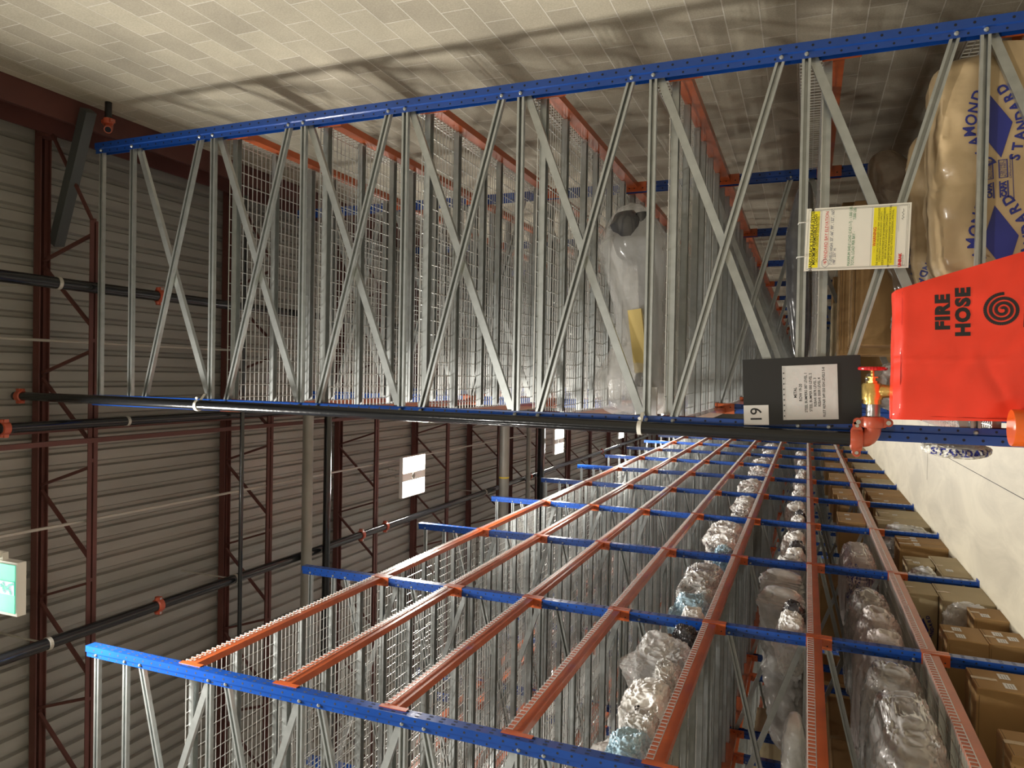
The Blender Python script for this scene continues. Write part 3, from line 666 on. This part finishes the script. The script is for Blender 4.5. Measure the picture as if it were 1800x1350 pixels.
def wrap(name, pts, rad, m, seed, wr=.14, n=28, sq=.7, sub_=30, zmin=None, fs_=5.):
    """long wrapped thing along pts; rad = list of (ry, rz)"""
    P = [Vector(p) for p in pts]; k = len(P)-1; vs = []; N = sub_
    org = P[0].copy()
    for i in range(N+1):
        t_ = i/N*k; a = min(int(t_), k-1); f = t_-a; p = P[a].lerp(P[a+1], f); ra = [rad[a][j]*(1-f)+rad[a+1][j]*f for j in (0, 1)]
        d = (P[a+1]-P[a]).normalized(); s_ = d.cross(Vector((0, 0, 1))).normalized(); u_ = s_.cross(d)
        e = math.sqrt(max(0.0, 1-(2*i/N-1)**8))*.96+.04
        for j in range(n):
            an = 2*math.pi*j/n; ca, sa = math.cos(an), math.sin(an); ca = math.copysign(abs(ca)**sq, ca); sa = math.copysign(abs(sa)**sq, sa)
            q = p+s_*ca*ra[0]*e+u_*sa*ra[1]*e; dd = 1+fold((q+Vector((seed, 0, 0)))*fs_, seed)*wr
            v_ = p+s_*ca*ra[0]*e*dd+u_*sa*ra[1]*e*dd; v_.z = max(v_.z, zmin or 0); vs.append(tuple(v_-org))
    b = MB(); b.add(vs, [(i*n+j, i*n+(j+1) % n, (i+1)*n+(j+1) % n, (i+1)*n+j) for i in range(N) for j in range(n)]+[tuple(range(n))[::-1], tuple(range(N*n, (N+1)*n))])
    return smooth_obj(b.build(name, m, None, False, org), 60)
def carton(x0, x1, y0, y1, z0, z1, label, m=CARD, lab=2, tape=True, name='carton', group='cartons on the racks', face='x', seed=1, detail=True):
    rnd = random.Random(seed); b = MB(); e = .006; c = Vector(((x0+x1)/2, (y0+y1)/2, z0)); hx, hy, h = (x1-x0)/2, (y1-y0)/2, z1-z0
    k = .004
    lo = [(-hx+e, -hy), (hx-e, -hy), (hx, -hy+e), (hx, hy-e), (hx-e, hy), (-hx+e, hy), (-hx, hy-e), (-hx, -hy+e)]
    bu = rnd.uniform(.2, 1)*.004
    for z, s in ((0, .994), (e, 1), (h*.5, 1+bu), (h-e, 1), (h, .99)): b.v += [(a*s, c_*s, z) for a, c_ in lo]
    for r_ in range(4): b.f += [(r_*8+i, r_*8+(i+1) % 8, r_*8+8+(i+1) % 8, r_*8+8+i) for i in range(8)]
    b.f += [tuple(range(8))[::-1], tuple(range(32, 40))]; b.m = [0]*len(b.f)
    o = tag(b.build(name, m, None, False, c), label, 'box', group)
    if not detail: return o
    if tape:
        MB().box(-hx+.01, hx+.0025, -.024, .024, h, h+.001).box(hx+.001, hx+.0025, -.024, .024, h*.72, h+.001).build('tape', TAPE, o)
        MB().box(hx, hx+.0012, -hy+.01, hy-.01, h-.018, h-.0165).box(hx*-.9, hx*.9, -hy-.0012, -hy, h-.018, h-.0165).build('flap_edge', DARK, o)
    for q in range(lab):
        w_ = min(.10, hy*.55); y = (-hy*.45, hy*.45, 0)[q % 3]; zc = h*(.62 if q < 2 else .3); lb_ = MB().box(hx+.002, hx+.0035, y-w_/2, y+w_/2, zc-.035, zc+.035)
        pr = MB()
        for r_ in range(3): pr.box(hx+.0035, hx+.004, y-w_*.42, y+w_*(.42, .2, .34)[r_], zc-.020+.017*r_, zc-.017+.017*r_)
        lo_ = lb_.build('shipping_label', PAPER, o); pr.build('print', INK, lo_)
    return o
def arc_text(b, tx, c, r, a0, a1, size, right, up, bold=0., sx=1., inside=False):
    n = len(tx); right, up = Vector(right).normalized(), Vector(up).normalized()
    for i, ch in enumerate(tx):
        a = a0+(a1-a0)*i/(n-1); p = Vector(c)+right*math.sin(a)*r+up*(math.cos(a)*r if not inside else -math.cos(a)*r)
        write(b, ch, p, size, right, up, bold=bold, sx=sx, rot=-a if not inside else a)
def logo(b, c, s, right, up):
    """arched words DIAMOND and STANDARD around a long rhomb"""
    c, right, up = Vector(c), Vector(right).normalized(), Vector(up).normalized()
    nrm = right.cross(up)
    W, H = s*.5, s*.225
    b.add([c-right*W, c-up*H, c+right*W, c+up*H], [(0, 1, 2, 3)])
    for i, ch in enumerate('DIAMOND'):
        u = (i-3)/3; write(b, ch, c+right*u*s*.52+up*(s*.34-abs(u)**1.2*s*.18), s*.215, right, up, bold=s*.005, rot=-u*.42, shear=.2)
    for i, ch in enumerate('STANDARD'):
        u = (i-3.5)/3.5; write(b, ch, c+right*u*s*.54-up*(s*.36-abs(u)**1.2*s*.18), s*.19, right, up, bold=s*.007, rot=u*.40)
def capa(b, c, s, right, up):
    c, right, up = Vector(c), Vector(right).normalized(), Vector(up).normalized()
    for k, v in enumerate((.20, -.20)):
        o = c+up*v*s
        for x0, x1, y0, y1 in ((.02, .62, -.13, -.10), (.02, .62, .10, .13), (.02, .04, -.13, .13), (.60, .62, -.13, .13), (-.62, -.08, -.13, -.09), (-.62, -.08, .09, .13)):
            b.add([o+right*x0*s+up*y0*s, o+right*x1*s+up*y0*s, o+right*x1*s+up*y1*s, o+right*x0*s+up*y1*s], [(0, 1, 2, 3)])
        write(b, 'CERTIFIED', o+right*.32*s+up*.045*s, s*.115, right, up, sx=.86); write(b, 'AUTO PARTS', o+right*.32*s-up*.05*s, s*.115, right, up, sx=.8)
        write(b, 'CAPA', o-right*.35*s, s*.20, right, up, bold=.002, sx=.95)
    for v in (.47, -.47):
        o = c+up*v*s
        b.add([o-right*.75*s, o+right*.75*s, o+right*.75*s+up*.018*s, o-right*.75*s+up*.018*s], [(0, 1, 2, 3)])
        write(b, 'CAPAcertified.org', o+right*.3*s-up*(.055 if v > 0 else -.075)*s, s*.085, right, up)
def tostamp(b, o, d, name, m, off=.003):
    l = o.location; b.v = [tuple(Vector(v)-l) for v in b.v]; return stamp(b, o, d, name, [m], o, off)

# --- right rack, end bay -------------------------------------------------
def drape_bag():
    prof = [(4.375, .60), (4.365, .74), (4.375, .90), (4.385, 1.02), (4.40, 1.12), (4.50, 1.175), (4.62, 1.18), (4.74, 1.15), (4.83, 1.05), (4.85, .90), (4.80, .866), (4.45, .866), (4.405, .855), (4.398, .74), (4.398, .60)]
    pr = []
    for i in range(len(prof)):
        a, c = prof[i], prof[(i+1) % len(prof)]
        for k in range(4): pr.append((a[0]+(c[0]-a[0])*k/4, a[1]+(c[1]-a[1])*k/4))
    n = len(pr); N = 60; vs = []; x0, x1 = .50, 1.74
    for i in range(N+1):
        u = i/N; x = x0+(x1-x0)*u; e = max(.0, 1-(2*u-1)**10)**.5*.93+.07; hs = 1-.13*(1-u)
        for y, z in pr:
            zz = .88+(z-.88)*e*(hs if z > .88 else 1); yy = 4.60+(y-4.60)*(e if z > .88 else 1) if z > .866 else y
            d = fold(Vector((x*2.2, yy*5, zz*3)), 3.3)*.045+.012*noise.noise(Vector((x*9, 0, zz*2)))-.012*math.exp(-((x-.93-.1*zz)/.02)**2)+.01*abs(noise.noise(Vector((x*16, zz*5, 4))))
            if zz > .87 or yy < 4.37: yy += -d*(1 if yy < 4.5 else -1)*.8; zz += d*.6 if zz > 1.05 else 0
            vs.append((x+(.02*noise.noise(Vector((zz*5, yy*5, u)))), max(yy, 4.378), zz))
    b = MB(); b.add(vs, [(i*n+j, i*n+(j+1) % n, (i+1)*n+(j+1) % n, (i+1)*n+j) for i in range(N) for j in range(n)]+[tuple(range(n))[::-1], tuple(range(N*n, (N+1)*n))])
    return smooth_obj(b.build('wrapped_bumper', KRAFT), 60)
bg = tag(drape_bag(), 'large kraft coloured bag printed DIAMOND STANDARD on the lowest shelf behind the end frame', 'wrapped bumper')
q = MB(); rr_, uu_ = Vector((.985, 0, .17)), Vector((-.17, 0, .985))
logo(q, (1.31, 4.3, .885), .33, rr_, uu_); logo(q, (.735, 4.3, .850), .35, rr_, uu_); capa(q, (1.04, 4.3, .875), .155, Vector((1, 0, .06)), Vector((-.06, 0, 1)))
tostamp(q, bg, (0, 1, 0), 'print', INKB)
o = tag(wrap('wrapped_bumper', [(.46, 4.99, 1.01), (.8, 5.0, 1.03), (1.25, 5.0, 1.05), (1.50, 5.02, 1.10)], [(.10, .13), (.12, .155), (.12, .165), (.08, .12)], KRAFT, 4.1, wr=.16, sub_=50, zmin=.869), 'brown film wrapped bumper lying just behind the printed kraft bag', 'wrapped bumper')
q = MB(); logo(q, (.62, 4.8, 1.03), .28, (-.9, 0, .4), (-.4, 0, -.9)); tostamp(q, o, (0, 1, 0), 'print', INKB)
o = tag(wrap('wrapped_bumper', [(.50, 5.35, 1.06), (.9, 5.36, 1.1), (1.2, 5.37, 1.22), (1.52, 5.38, 1.33)], [(.12, .18), (.13, .2), (.12, .17), (.07, .10)], KRAFT2, 9.2, wr=.18, sub_=50, zmin=.869), 'dull brown wrapped bumper rising to a rounded end behind the kraft bags', 'wrapped bumper')
q = MB(); logo(q, (.78, 5.1, 1.08), .26, (1, 0, .1), (-.1, 0, 1)); tostamp(q, o, (0, 1, 0), 'print', INKN)
CB = tag(blob('plastic_bag', -.412, -.322, 4.42, 4.95, .82, 1.13, FILMC, 5.5, .16, .7, 6), 'cream printed bag bulging out of the rack beside the end post', 'bag')
q = MB(); write(q, 'STANDARD', (-.372, 4.3, .97), .055, (0, 0, -1), (1, 0, 0), bold=.002); tostamp(q, CB, (0, 1, 0), 'print', INKB)
o = tag(blob('plastic_bag', -.17, .12, 4.40, 4.70, .869, 1.42, FILMG, 6.1, .2, .6, 6), 'milky bag with blue print beside the brass hose valve', 'bag')
q = MB(); logo(q, (-.06, 4.3, 1.18), .22, (.3, 0, -.95), (.95, 0, .3)); tostamp(q, o, (0, 1, 0), 'print', INKB)
o = tag(blob('plastic_bag', .13, .44, 4.46, 4.85, .869, 1.30, FILMG, 7.7, .2, .6, 5), 'milky bag half hidden behind the red hose cover', 'bag')
# black bumper on level two
o = tag(wrap('wrapped_bumper', [(.10, 4.66, 1.775), (.45, 4.62, 1.80), (.85, 4.60, 1.81), (1.18, 4.66, 1.775)], [(.05, .05), (.07, .07), (.075, .072), (.05, .045)], FILMK, 2.2, wr=.10, sub_=44, zmin=1.707), 'black bumper in clear film on the second shelf by the load sign', 'wrapped bumper')
# two wrapped bumpers on level three
for i, (yy, sd) in enumerate(((4.60, 1.3), (4.93, 8.8))):
    o = wrap('wrapped_bumper', [(-.255, yy+.02, 2.80), (-.05, yy, 2.79), (.20, yy, 2.73), (.50, yy+.02, 2.75), (.85, yy+.03, 2.80), (1.12-.06*i, yy+.05, 2.82)], [(.12, .22), (.13, .235), (.085, .15), (.10, .17), (.12, .225), (.04, .12)], THIN, sd, wr=.18, sub_=60, zmin=2.545)
    tag(o, ('nearer' if i == 0 else 'farther')+' of two film wrapped bumpers with yellow foam on the third right shelf', 'wrapped bumper', 'film wrapped bumpers on the third shelf')
    def rel(b, nm, m): b.v = [tuple(Vector(v)-o.location) for v in b.v]; return smooth_obj(b.build(nm, m, o))
    rel(MB().tube([(-.24, yy, 2.72), (-.1, yy, 2.70), (.2, yy, 2.67), (.6, yy, 2.69), (1.04, yy, 2.74)], .06, 14, radii=[.05, .075, .06, .065, .035]), 'bumper_bar', FILMK)
    rel(MB().tube([(.72, yy+.02, 2.78), (.80, yy+.02, 2.80), (.98, yy+.03, 2.84), (1.05, yy+.03, 2.85)], .1, 12, radii=[.05, .10, .12, .07]), 'end_bracket', FILMK)
    rel(MB().bar((.03, yy-.075, 2.70), (.42, yy-.085, 2.75), .055, .085, (0, 1, 0)), 'foam_block', mat('yellow_foam', (.62, .48, .18), .6))
    rel(MB().bar((-.24, yy-.095, 2.66), (-.06, yy-.095, 2.66), .03, .12, (0, 1, 0)), 'white_pad', PAPER)
# cartons and wraps deeper in the right rack
RC = [(.25, 1.25, 5.6, 6.1, 1, .60, CARD, 'brown carton on the lowest right shelf behind the wrapped bumpers'), (.2, .9, 6.15, 6.6, 1, .66, CARD, 'brown carton deep on the lowest shelf of the right rack end bay'),
      (-.2, .6, 7.3, 7.8, 1, .55, CARD, 'brown carton on the lowest right shelf just past the second frame'), (.7, 1.6, 7.2, 7.9, 1, .62, CARD, 'wide brown carton by the wall past the second frame'),
      (0, .8, 8.2, 8.8, 1, .65, CARD2, 'pale carton on the lowest right shelf in the second bay'), (.3, 1.3, 10, 10.7, 1, .6, CARD, 'brown carton on the lowest right shelf in the third bay'),
      (-.1, .5, 5.2, 5.6, 0, .66, CARD, 'brown carton on the floor under the right rack end bay'), (.6, 1.6, 4.9, 5.5, 0, .6, CARD, 'wide brown carton on the floor under the kraft bags'), (.1, 1.2, 5.9, 6.5, 0, .7, CARD, 'deep brown carton on the floor of the right rack end bay'),
      (-.1, 1.0, 7.3, 8.0, 0, .62, CARD, 'brown carton on the floor in the second bay of the right rack')]
for i, (a, c, y0, y1, lv, h, m, lab) in enumerate(RC):
    z = LV[lv]+.0105 if lv else 0
    carton(a, c, y0, y1, z, z+h, lab, m, 1, seed=i+40, group='cartons in the right rack')
# --- left rack -----------------------------------------------------------
XF = LX+D-.035
L1, L2, L3 = LV[1]+.0105, LV[2]+.0105, LV[3]+.0105
def lc(y0, y1, z0, z1, dep, lab, m=CARD, n=2, xf=XF, **k): return carton(xf-dep, xf, y0, y1, z0, z1, lab, m, n, **k)
lc(6.02, 6.42, 0, .585, 1.1, 'big brown carton on the floor under the left rack next to the second post', seed=1)
lc(5.0, 5.36, 0, .60, 1.2, 'brown carton on the floor at the lower right corner of the picture', seed=2)
lc(7.06, 7.47, .305, .605, .8, 'brown carton with two labels, stacked on another below the lowest left shelf', seed=3, n=2)
lc(7.08, 7.47, 0, .30, .85, 'brown carton under the two-label carton, next to the aisle floor', seed=4, n=3)
lc(7.80, 8.18, 0, .275, .55, 'flat topped brown carton beside the aisle floor in the second bay', seed=5, n=1)
o = lc(8.44, 8.93, .47, .74, .75, 'film wrapped pale carton with blue diamond print, upper of two', CARD2, 0, seed=6)
q = MB(); logo(q, (XF-.36, 8.3, .60), .24, (1, 0, 0), (0, 0, 1)); q.v = [tuple(Vector(v)-o.location) for v in q.v]; stamp(q, o, (0, 1, 0), 'print', [INKB], o)
lc(8.30, 8.95, 0, .46, .8, 'film wrapped pale carton under the blue diamond print', CARD2, 0, seed=7)
tag(blob('plastic_bag', XF-.5, XF+.01, 8.10, 8.27, .02, .47, CLEAR, 2.1, .2, .5), 'clear crumpled film bag beside the two wrapped pale cartons', 'bag')
lc(10.86, 11.10, 0, .56, .7, 'brown carton on the floor in the third left bay, nearer of two', seed=8); lc(11.13, 11.5, 0, .56, .7, 'brown carton on the floor in the third left bay, farther of two', seed=9)
lc(9.35, 10.35, 0, .30, .8, 'long pale wrapped carton on the floor in the third left bay', CARD2, 1, seed=10)
lc(9.75, 10.2, .31, .60, .7, 'pale wrapped carton stacked on the long one in the third left bay', CARD2, 1, seed=11)
tag(blob('plastic_bag', XF-.4, XF+.02, 9.3, 9.7, .31, .62, FILMG, 12.1, .28, .7), 'milky crumpled bag on the long pale carton in the third left bay', 'bag')
lc(12.35, 13.0, 0, .70, .8, 'pale carton on the floor in the fourth left bay, nearer of two', CARD2, 1, seed=12); lc(13.05, 13.75, 0, .62, .8, 'pale carton on the floor in the fourth left bay, farther of two', CARD2, 1, seed=13)
tag(blob('plastic_bag', XF-.45, XF+.04, 11.9, 12.32, 0, .72, FILMG, 13.1, .26, .7, 5, .6), 'tall milky bag on the floor in the fourth left bay', 'bag')
# level one
o = tag(blob('plastic_bag', XF-1.15, XF+.03, 4.62, 5.98, L1, L1+.46, FILMH, 21.3, .10, .42, 6), 'big milky film wrapped bumper on the lowest left shelf, nearest the camera', 'bag')
o = tag(blob('plastic_bag', XF-1.0, XF+.0, 6.05, 6.42, L1, L1+.44, FILMH, 22.3, .12, .5, 6), 'milky bag squeezed against the second post on the lowest left shelf', 'bag')
tag(blob('plastic_bag', XF-1.2, XF+.02, 6.62, 7.22, L1, L1+.46, FILMP, 23.7, .13, .5, 6), 'pinkish foam bumper in glossy film on the lowest left shelf, nearer of two', 'bag')
tag(blob('plastic_bag', XF-1.2, XF+.02, 7.30, 7.88, L1, L1+.42, FILMP, 24.9, .13, .5, 6), 'pinkish foam bumper in glossy film on the lowest left shelf, farther of two', 'bag')
tag(blob('plastic_bag', XF-1.2, XF-.05, 7.95, 8.85, L1, L1+.46, FILMH, 25.1, .13, .5, 6), 'grey film bag on the lowest left shelf before the third post', 'bag')
o = tag(blob('printed_bag', XF-1.0, XF-.02, 9.5, 11.3, L1, L1+.43, FILMP, 26.4, .10, .35, 6), 'pale bag with three blue diamonds and certified print on the lowest left shelf', 'bag')
q = MB()
for z, yy in ((0, 0),):
    for k in range(3): logo(q, (XF-.20-.25*k, 9.4, L1+.30), .19, (0, 0, -1), (1, 0, 0)) if False else logo(q, (XF-.18-.26*k, 9.4, L1+.31), .19, (1, 0, 0), (0, 0, 1))
    for k in range(2): capa(q, (XF-.26-.36*k, 9.4, L1+.13), .16, (1, 0, 0), (0, 0, 1))
tostamp(q, o, (0, 1, 0), 'print', INKB)
lc(12.25, 13.15, L1, L1+.38, .5, 'brown carton with two white labels on the lowest left shelf, fourth bay', n=2, seed=14)
lc(12.3, 13.9, L1, L1+.62, .9, 'dark brown tall carton deep on the lowest left shelf, fourth bay', n=0, xf=-3.2, seed=15)
lc(6.7, 8.7, L1, L1+.6, .8, 'brown carton deep behind the pinkish bumpers on the lowest left shelf', n=0, xf=-3.45, seed=16)
lc(14.5, 15.1, L1, L1+.30, .55, 'brown carton on the lowest left shelf, fifth bay, nearer of two', n=1, seed=17); lc(15.2, 16.0, L1, L1+.36, .55, 'brown carton on the lowest left shelf, fifth bay, farther of two', n=1, seed=18)
# level two
def long_bag(y, ln, r_, h, m, sd, lab):
    return tag(wrap('wrapped_bumper', [(XF+.01, y, L2+h*.52), (XF-.15, y, L2+h*.55), (XF-.9, y+.02, L2+h*.45), (XF-ln, y+.05, L2+h*.38)], [(r_*.7, h*.40), (r_, h*.47), (r_*.85, h*.42), (r_*.6, h*.35)], m, sd, wr=.40, sub_=90, n=48, zmin=L2, fs_=9.), lab, 'wrapped bumper', 'long wrapped bumpers on the second shelf')
long_bag(8.78, 1.7, .13, .46, FILMG, 31.1, 'long milky wrapped bumper ending at the third post on the second left shelf')
long_bag(8.02, 1.7, .17, .44, FILMG, 32.1, 'long milky wrapped bumper with a swollen end on the second left shelf')
tag(blob('plastic_bag', XF-.42, XF+.02, 7.35, 7.68, L2, L2+.22, FILMK, 33.1, .2, .6), 'small dark part bag on the second left shelf', 'bag')
tag(blob('plastic_bag', XF-.45, XF+.03, 6.72, 7.3, L2, L2+.26, FILMW, 34.1, .26, .6, 6, .4), 'white bag near the second post on the second left shelf', 'bag')
o = tag(wrap('wrapped_bumper', [(XF-.1, 5.3, L2+.07), (XF-.8, 5.3, L2+.07), (XF-1.7, 5.3, L2+.07)], [(.14, .07), (.15, .08), (.13, .07)], FILMG, 36.1, wr=.25, sub_=80, n=44, zmin=L2, fs_=9.), 'long low grey bag lying alone on the second left shelf, first bay', 'wrapped bumper')
sp = [(9.65, 10.0, FILMW, .26, 'first white bag past the third post on the second left shelf'), (10.05, 10.45, FILMK, .24, 'dark part bag between white bags on the second left shelf'), (10.5, 11.2, FILMW, .32, 'big white bag before the fourth post on the second left shelf'),
      (9.3, 9.6, FILMG, .36, 'narrow milky bag against the third post on the second left shelf'), (11.9, 12.5, FILMW, .25, 'white bag past the fourth post on the second left shelf'), (12.55, 13.0, FILMK, .2, 'dark part bag in the fourth bay of the second left shelf'), (13.1, 13.9, FILMW, .34, 'big white crumpled bag before the fifth post on the second left shelf'),
      (14.5, 15.2, FILMW, .30, 'white bag past the fifth post on the second left shelf'), (15.5, 16.3, FILMW, .24, 'flat white bag before the sixth post on the second left shelf'), (17.2, 17.9, FILMW, .26, 'white bag in the sixth bay of the second left shelf'), (18.2, 18.8, FILMG, .2, 'milky bag in the sixth bay of the second left shelf'),
      (20, 21, FILMW, .26, 'white bag in the seventh bay of the second left shelf'), (22.5, 23.6, FILMW, .33, 'white bag in the eighth bay of the second left shelf')]
for i, (y0, y1, m, h, lab) in enumerate(sp): tag(blob('plastic_bag', XF-.45, XF+.03, y0, y1, L2, L2+h, m, 40.3+i*1.7, .26, .65, 5, .3 if i % 2 else 0), lab, 'bag', 'bags on the second left shelf')
# level three
def bag3(y0, y1, z1, m, lab, dep=.42, z0=0, kn=0, n=5, sd=None, xo=0, wr=.26): return tag(blob('plastic_bag', XF-dep-xo-.03, XF+.03-xo, y0-.02, y1+.02, L3+z0, z1+.05, m, sd or y0*3.3, wr*1.15, .6, max(n, 6 if y0 < 11 else 5), kn), lab, 'bag', 'bags on the third left shelf')
bag3(4.10, 4.42, 2.76, FILMB, 'blue topped clear bag on the third left shelf, nearest the camera', n=6, dep=.3)
bag3(4.12, 4.60, 2.86, FILMK, 'bag of black parts behind the blue topped bag', dep=.3, xo=.38, n=6)
bag3(4.45, 4.68, 2.74, FILMG, 'small milky bag squeezed beside the blue topped bag', n=5, dep=.3)
o = bag3(4.66, 5.12, 3.05, FILMW, 'white crumpled bag with black printed boxes, highest on the pile', dep=.36, xo=.40, n=6, wr=.2)
q = MB(); capa(q, (XF-.52, 4.5, 2.83), .15, (1, 0, .1), (-.1, 0, 1)); tostamp(q, o, (0, 1, 0), 'print', INK)
o = bag3(4.76, 5.22, 2.84, FILMW, 'white crumpled bag leaning over the third left beam', dep=.34, n=6, wr=.22)
q = MB(); write(q, 'GENUINE PARTS', (XF-.16, 4.6, 2.70), .04, (1, 0, .3), (-.3, 0, 1), bold=.002); tostamp(q, o, (0, 1, 0), 'print', INK)
bag3(5.25, 5.58, 2.72, FILMG, 'milky bag in the middle of the pile, below the tall clear bag', n=6)
o = bag3(5.62, 6.16, 2.98, CLEAR, 'tall clear bag with blue lettering standing on the third left shelf', kn=1, n=6, wr=.3)
q = MB(); write(q, 'AUTO PARTS', (XF-.20, 5.5, 2.80), .065, (1, 0, -.55), (.55, 0, 1), bold=.003); write(q, 'QUALITY PARTS', (XF-.23, 5.5, 2.73), .05, (1, 0, -.55), (.55, 0, 1), bold=.002); tostamp(q, o, (0, 1, 0), 'print', INKB)
bag3(5.55, 5.80, 2.82, FILMK, 'dark part in clear plastic left of the tall clear bag', dep=.25, xo=.52)
bag3(6.18, 6.42, 2.72, FILMK, 'glossy grey part next to the second post on the third left shelf')
carton(XF-.22, XF-.06, 6.20, 6.36, 2.735, 2.86, 'small yellowish carton perched beside the second post', CARD, 0, tape=False, seed=19)
bag3(6.66, 6.95, 2.74, FILMW, 'white and blue packet just past the second post', n=5); bag3(7.0, 7.42, 2.88, FILMB, 'blue and white bag on the third left shelf, second bay'); bag3(7.45, 7.62, 2.72, FILMG, 'little clear bag beside the yellowish bag')
bag3(7.66, 8.85, 2.96, FILMG, 'big yellowish clear bag before the third post on the third left shelf', kn=.3, n=6)
bag3(9.3, 9.75, 2.74, FILMB, 'slim blue tipped bag past the third post'); bag3(9.8, 10.5, 2.90, FILMW, 'white bag of small boxes on the third left shelf, third bay'); bag3(10.55, 11.45, 3.02, FILMW, 'large bright white bag before the fourth post on the third left shelf', kn=.5, n=6)
carton(XF-.95, XF-.42, 12.1, 14.1, L3, 3.16, 'tall yellowish brown carton on the third left shelf, fourth bay', CARD, 0, seed=20)
bag3(11.85, 12.5, 2.80, FILMG, 'clear bag in front of the tall yellowish carton', dep=.33); bag3(12.6, 13.2, 2.78, FILMW, 'small white bag in front of the tall yellowish carton', dep=.33); bag3(13.3, 14.0, 2.88, FILMW, 'white knotted bag in front of the tall yellowish carton', kn=.5, dep=.33)
for i, (y0, y1, z) in enumerate(((14.4, 15.2, 2.86), (15.4, 16.5, 2.98), (17.0, 18.0, 2.9), (18.2, 19.0, 2.96), (19.6, 21.2, 3.02), (22.1, 23.4, 2.88), (24.6, 26.0, 2.98))): bag3(y0, y1, z, FILMW if i != 2 else CLEAR, f'{ORD[i]} of the far white bags on the third left shelf beyond the fifth post')
# goods far down the left rack
k = 0
for y0, y1, z0, h, m, lab in ((14.5, 15.3, 0, .6, CARD, 'olive brown carton on the floor in the fifth left bay'), (15.35, 16.3, 0, .62, CARD, 'second olive brown carton on the floor in the fifth left bay'), (17.1, 18.0, 0, .6, CARD2, 'pale carton on the floor in the sixth left bay'),
                            (18.1, 19.0, 0, .66, CARD, 'brown carton on the floor in the sixth left bay'), (19.7, 21.3, 0, .6, CARD2, 'pale carton on the floor in the seventh left bay'), (22.3, 23.8, 0, .65, CARD, 'brown carton on the floor in the eighth left bay'), (25, 26.5, 0, .6, CARD2, 'pale carton on the floor in the ninth left bay'),
                            (17.2, 18.6, L1, .36, CARD, 'pale brown carton on the lowest left shelf, sixth bay'), (19.7, 20.9, L1, .40, CARD, 'brown carton on the lowest left shelf, seventh bay'), (22.3, 23.9, L1, .36, CARD, 'brown carton on the lowest left shelf, eighth bay'), (25, 26.4, L1, .4, CARD2, 'pale carton on the lowest left shelf, ninth bay')):
    k += 1; lc(y0, y1, z0, z0+h, .7, lab, m, 1, seed=60+k)
# goods in the rack behind
XB = LX-.22-.10; k = 0
for y0, y1, lv, h in ((5, 6.2, 1, .6), (7, 8.5, 1, .6), (9.6, 11, 1, .5), (5, 6, 2, .5), (8, 8.8, 2, .45), (10, 11, 2, .6), (12.4, 13.6, 1, .6), (7, 8.2, 0, .6), (4.4, 5.6, 0, .65)):
    k += 1; z = LV[lv]+.0105 if lv else 0
    carton(XB-1.0, XB-.1, y0, y1, z, z+h, f'{ORD[k-1]} brown carton in the back to back rack, glimpsed through the left rack', CARD if k % 3 else CARD2, 1, seed=80+k, group='cartons in the rack behind', detail=False)
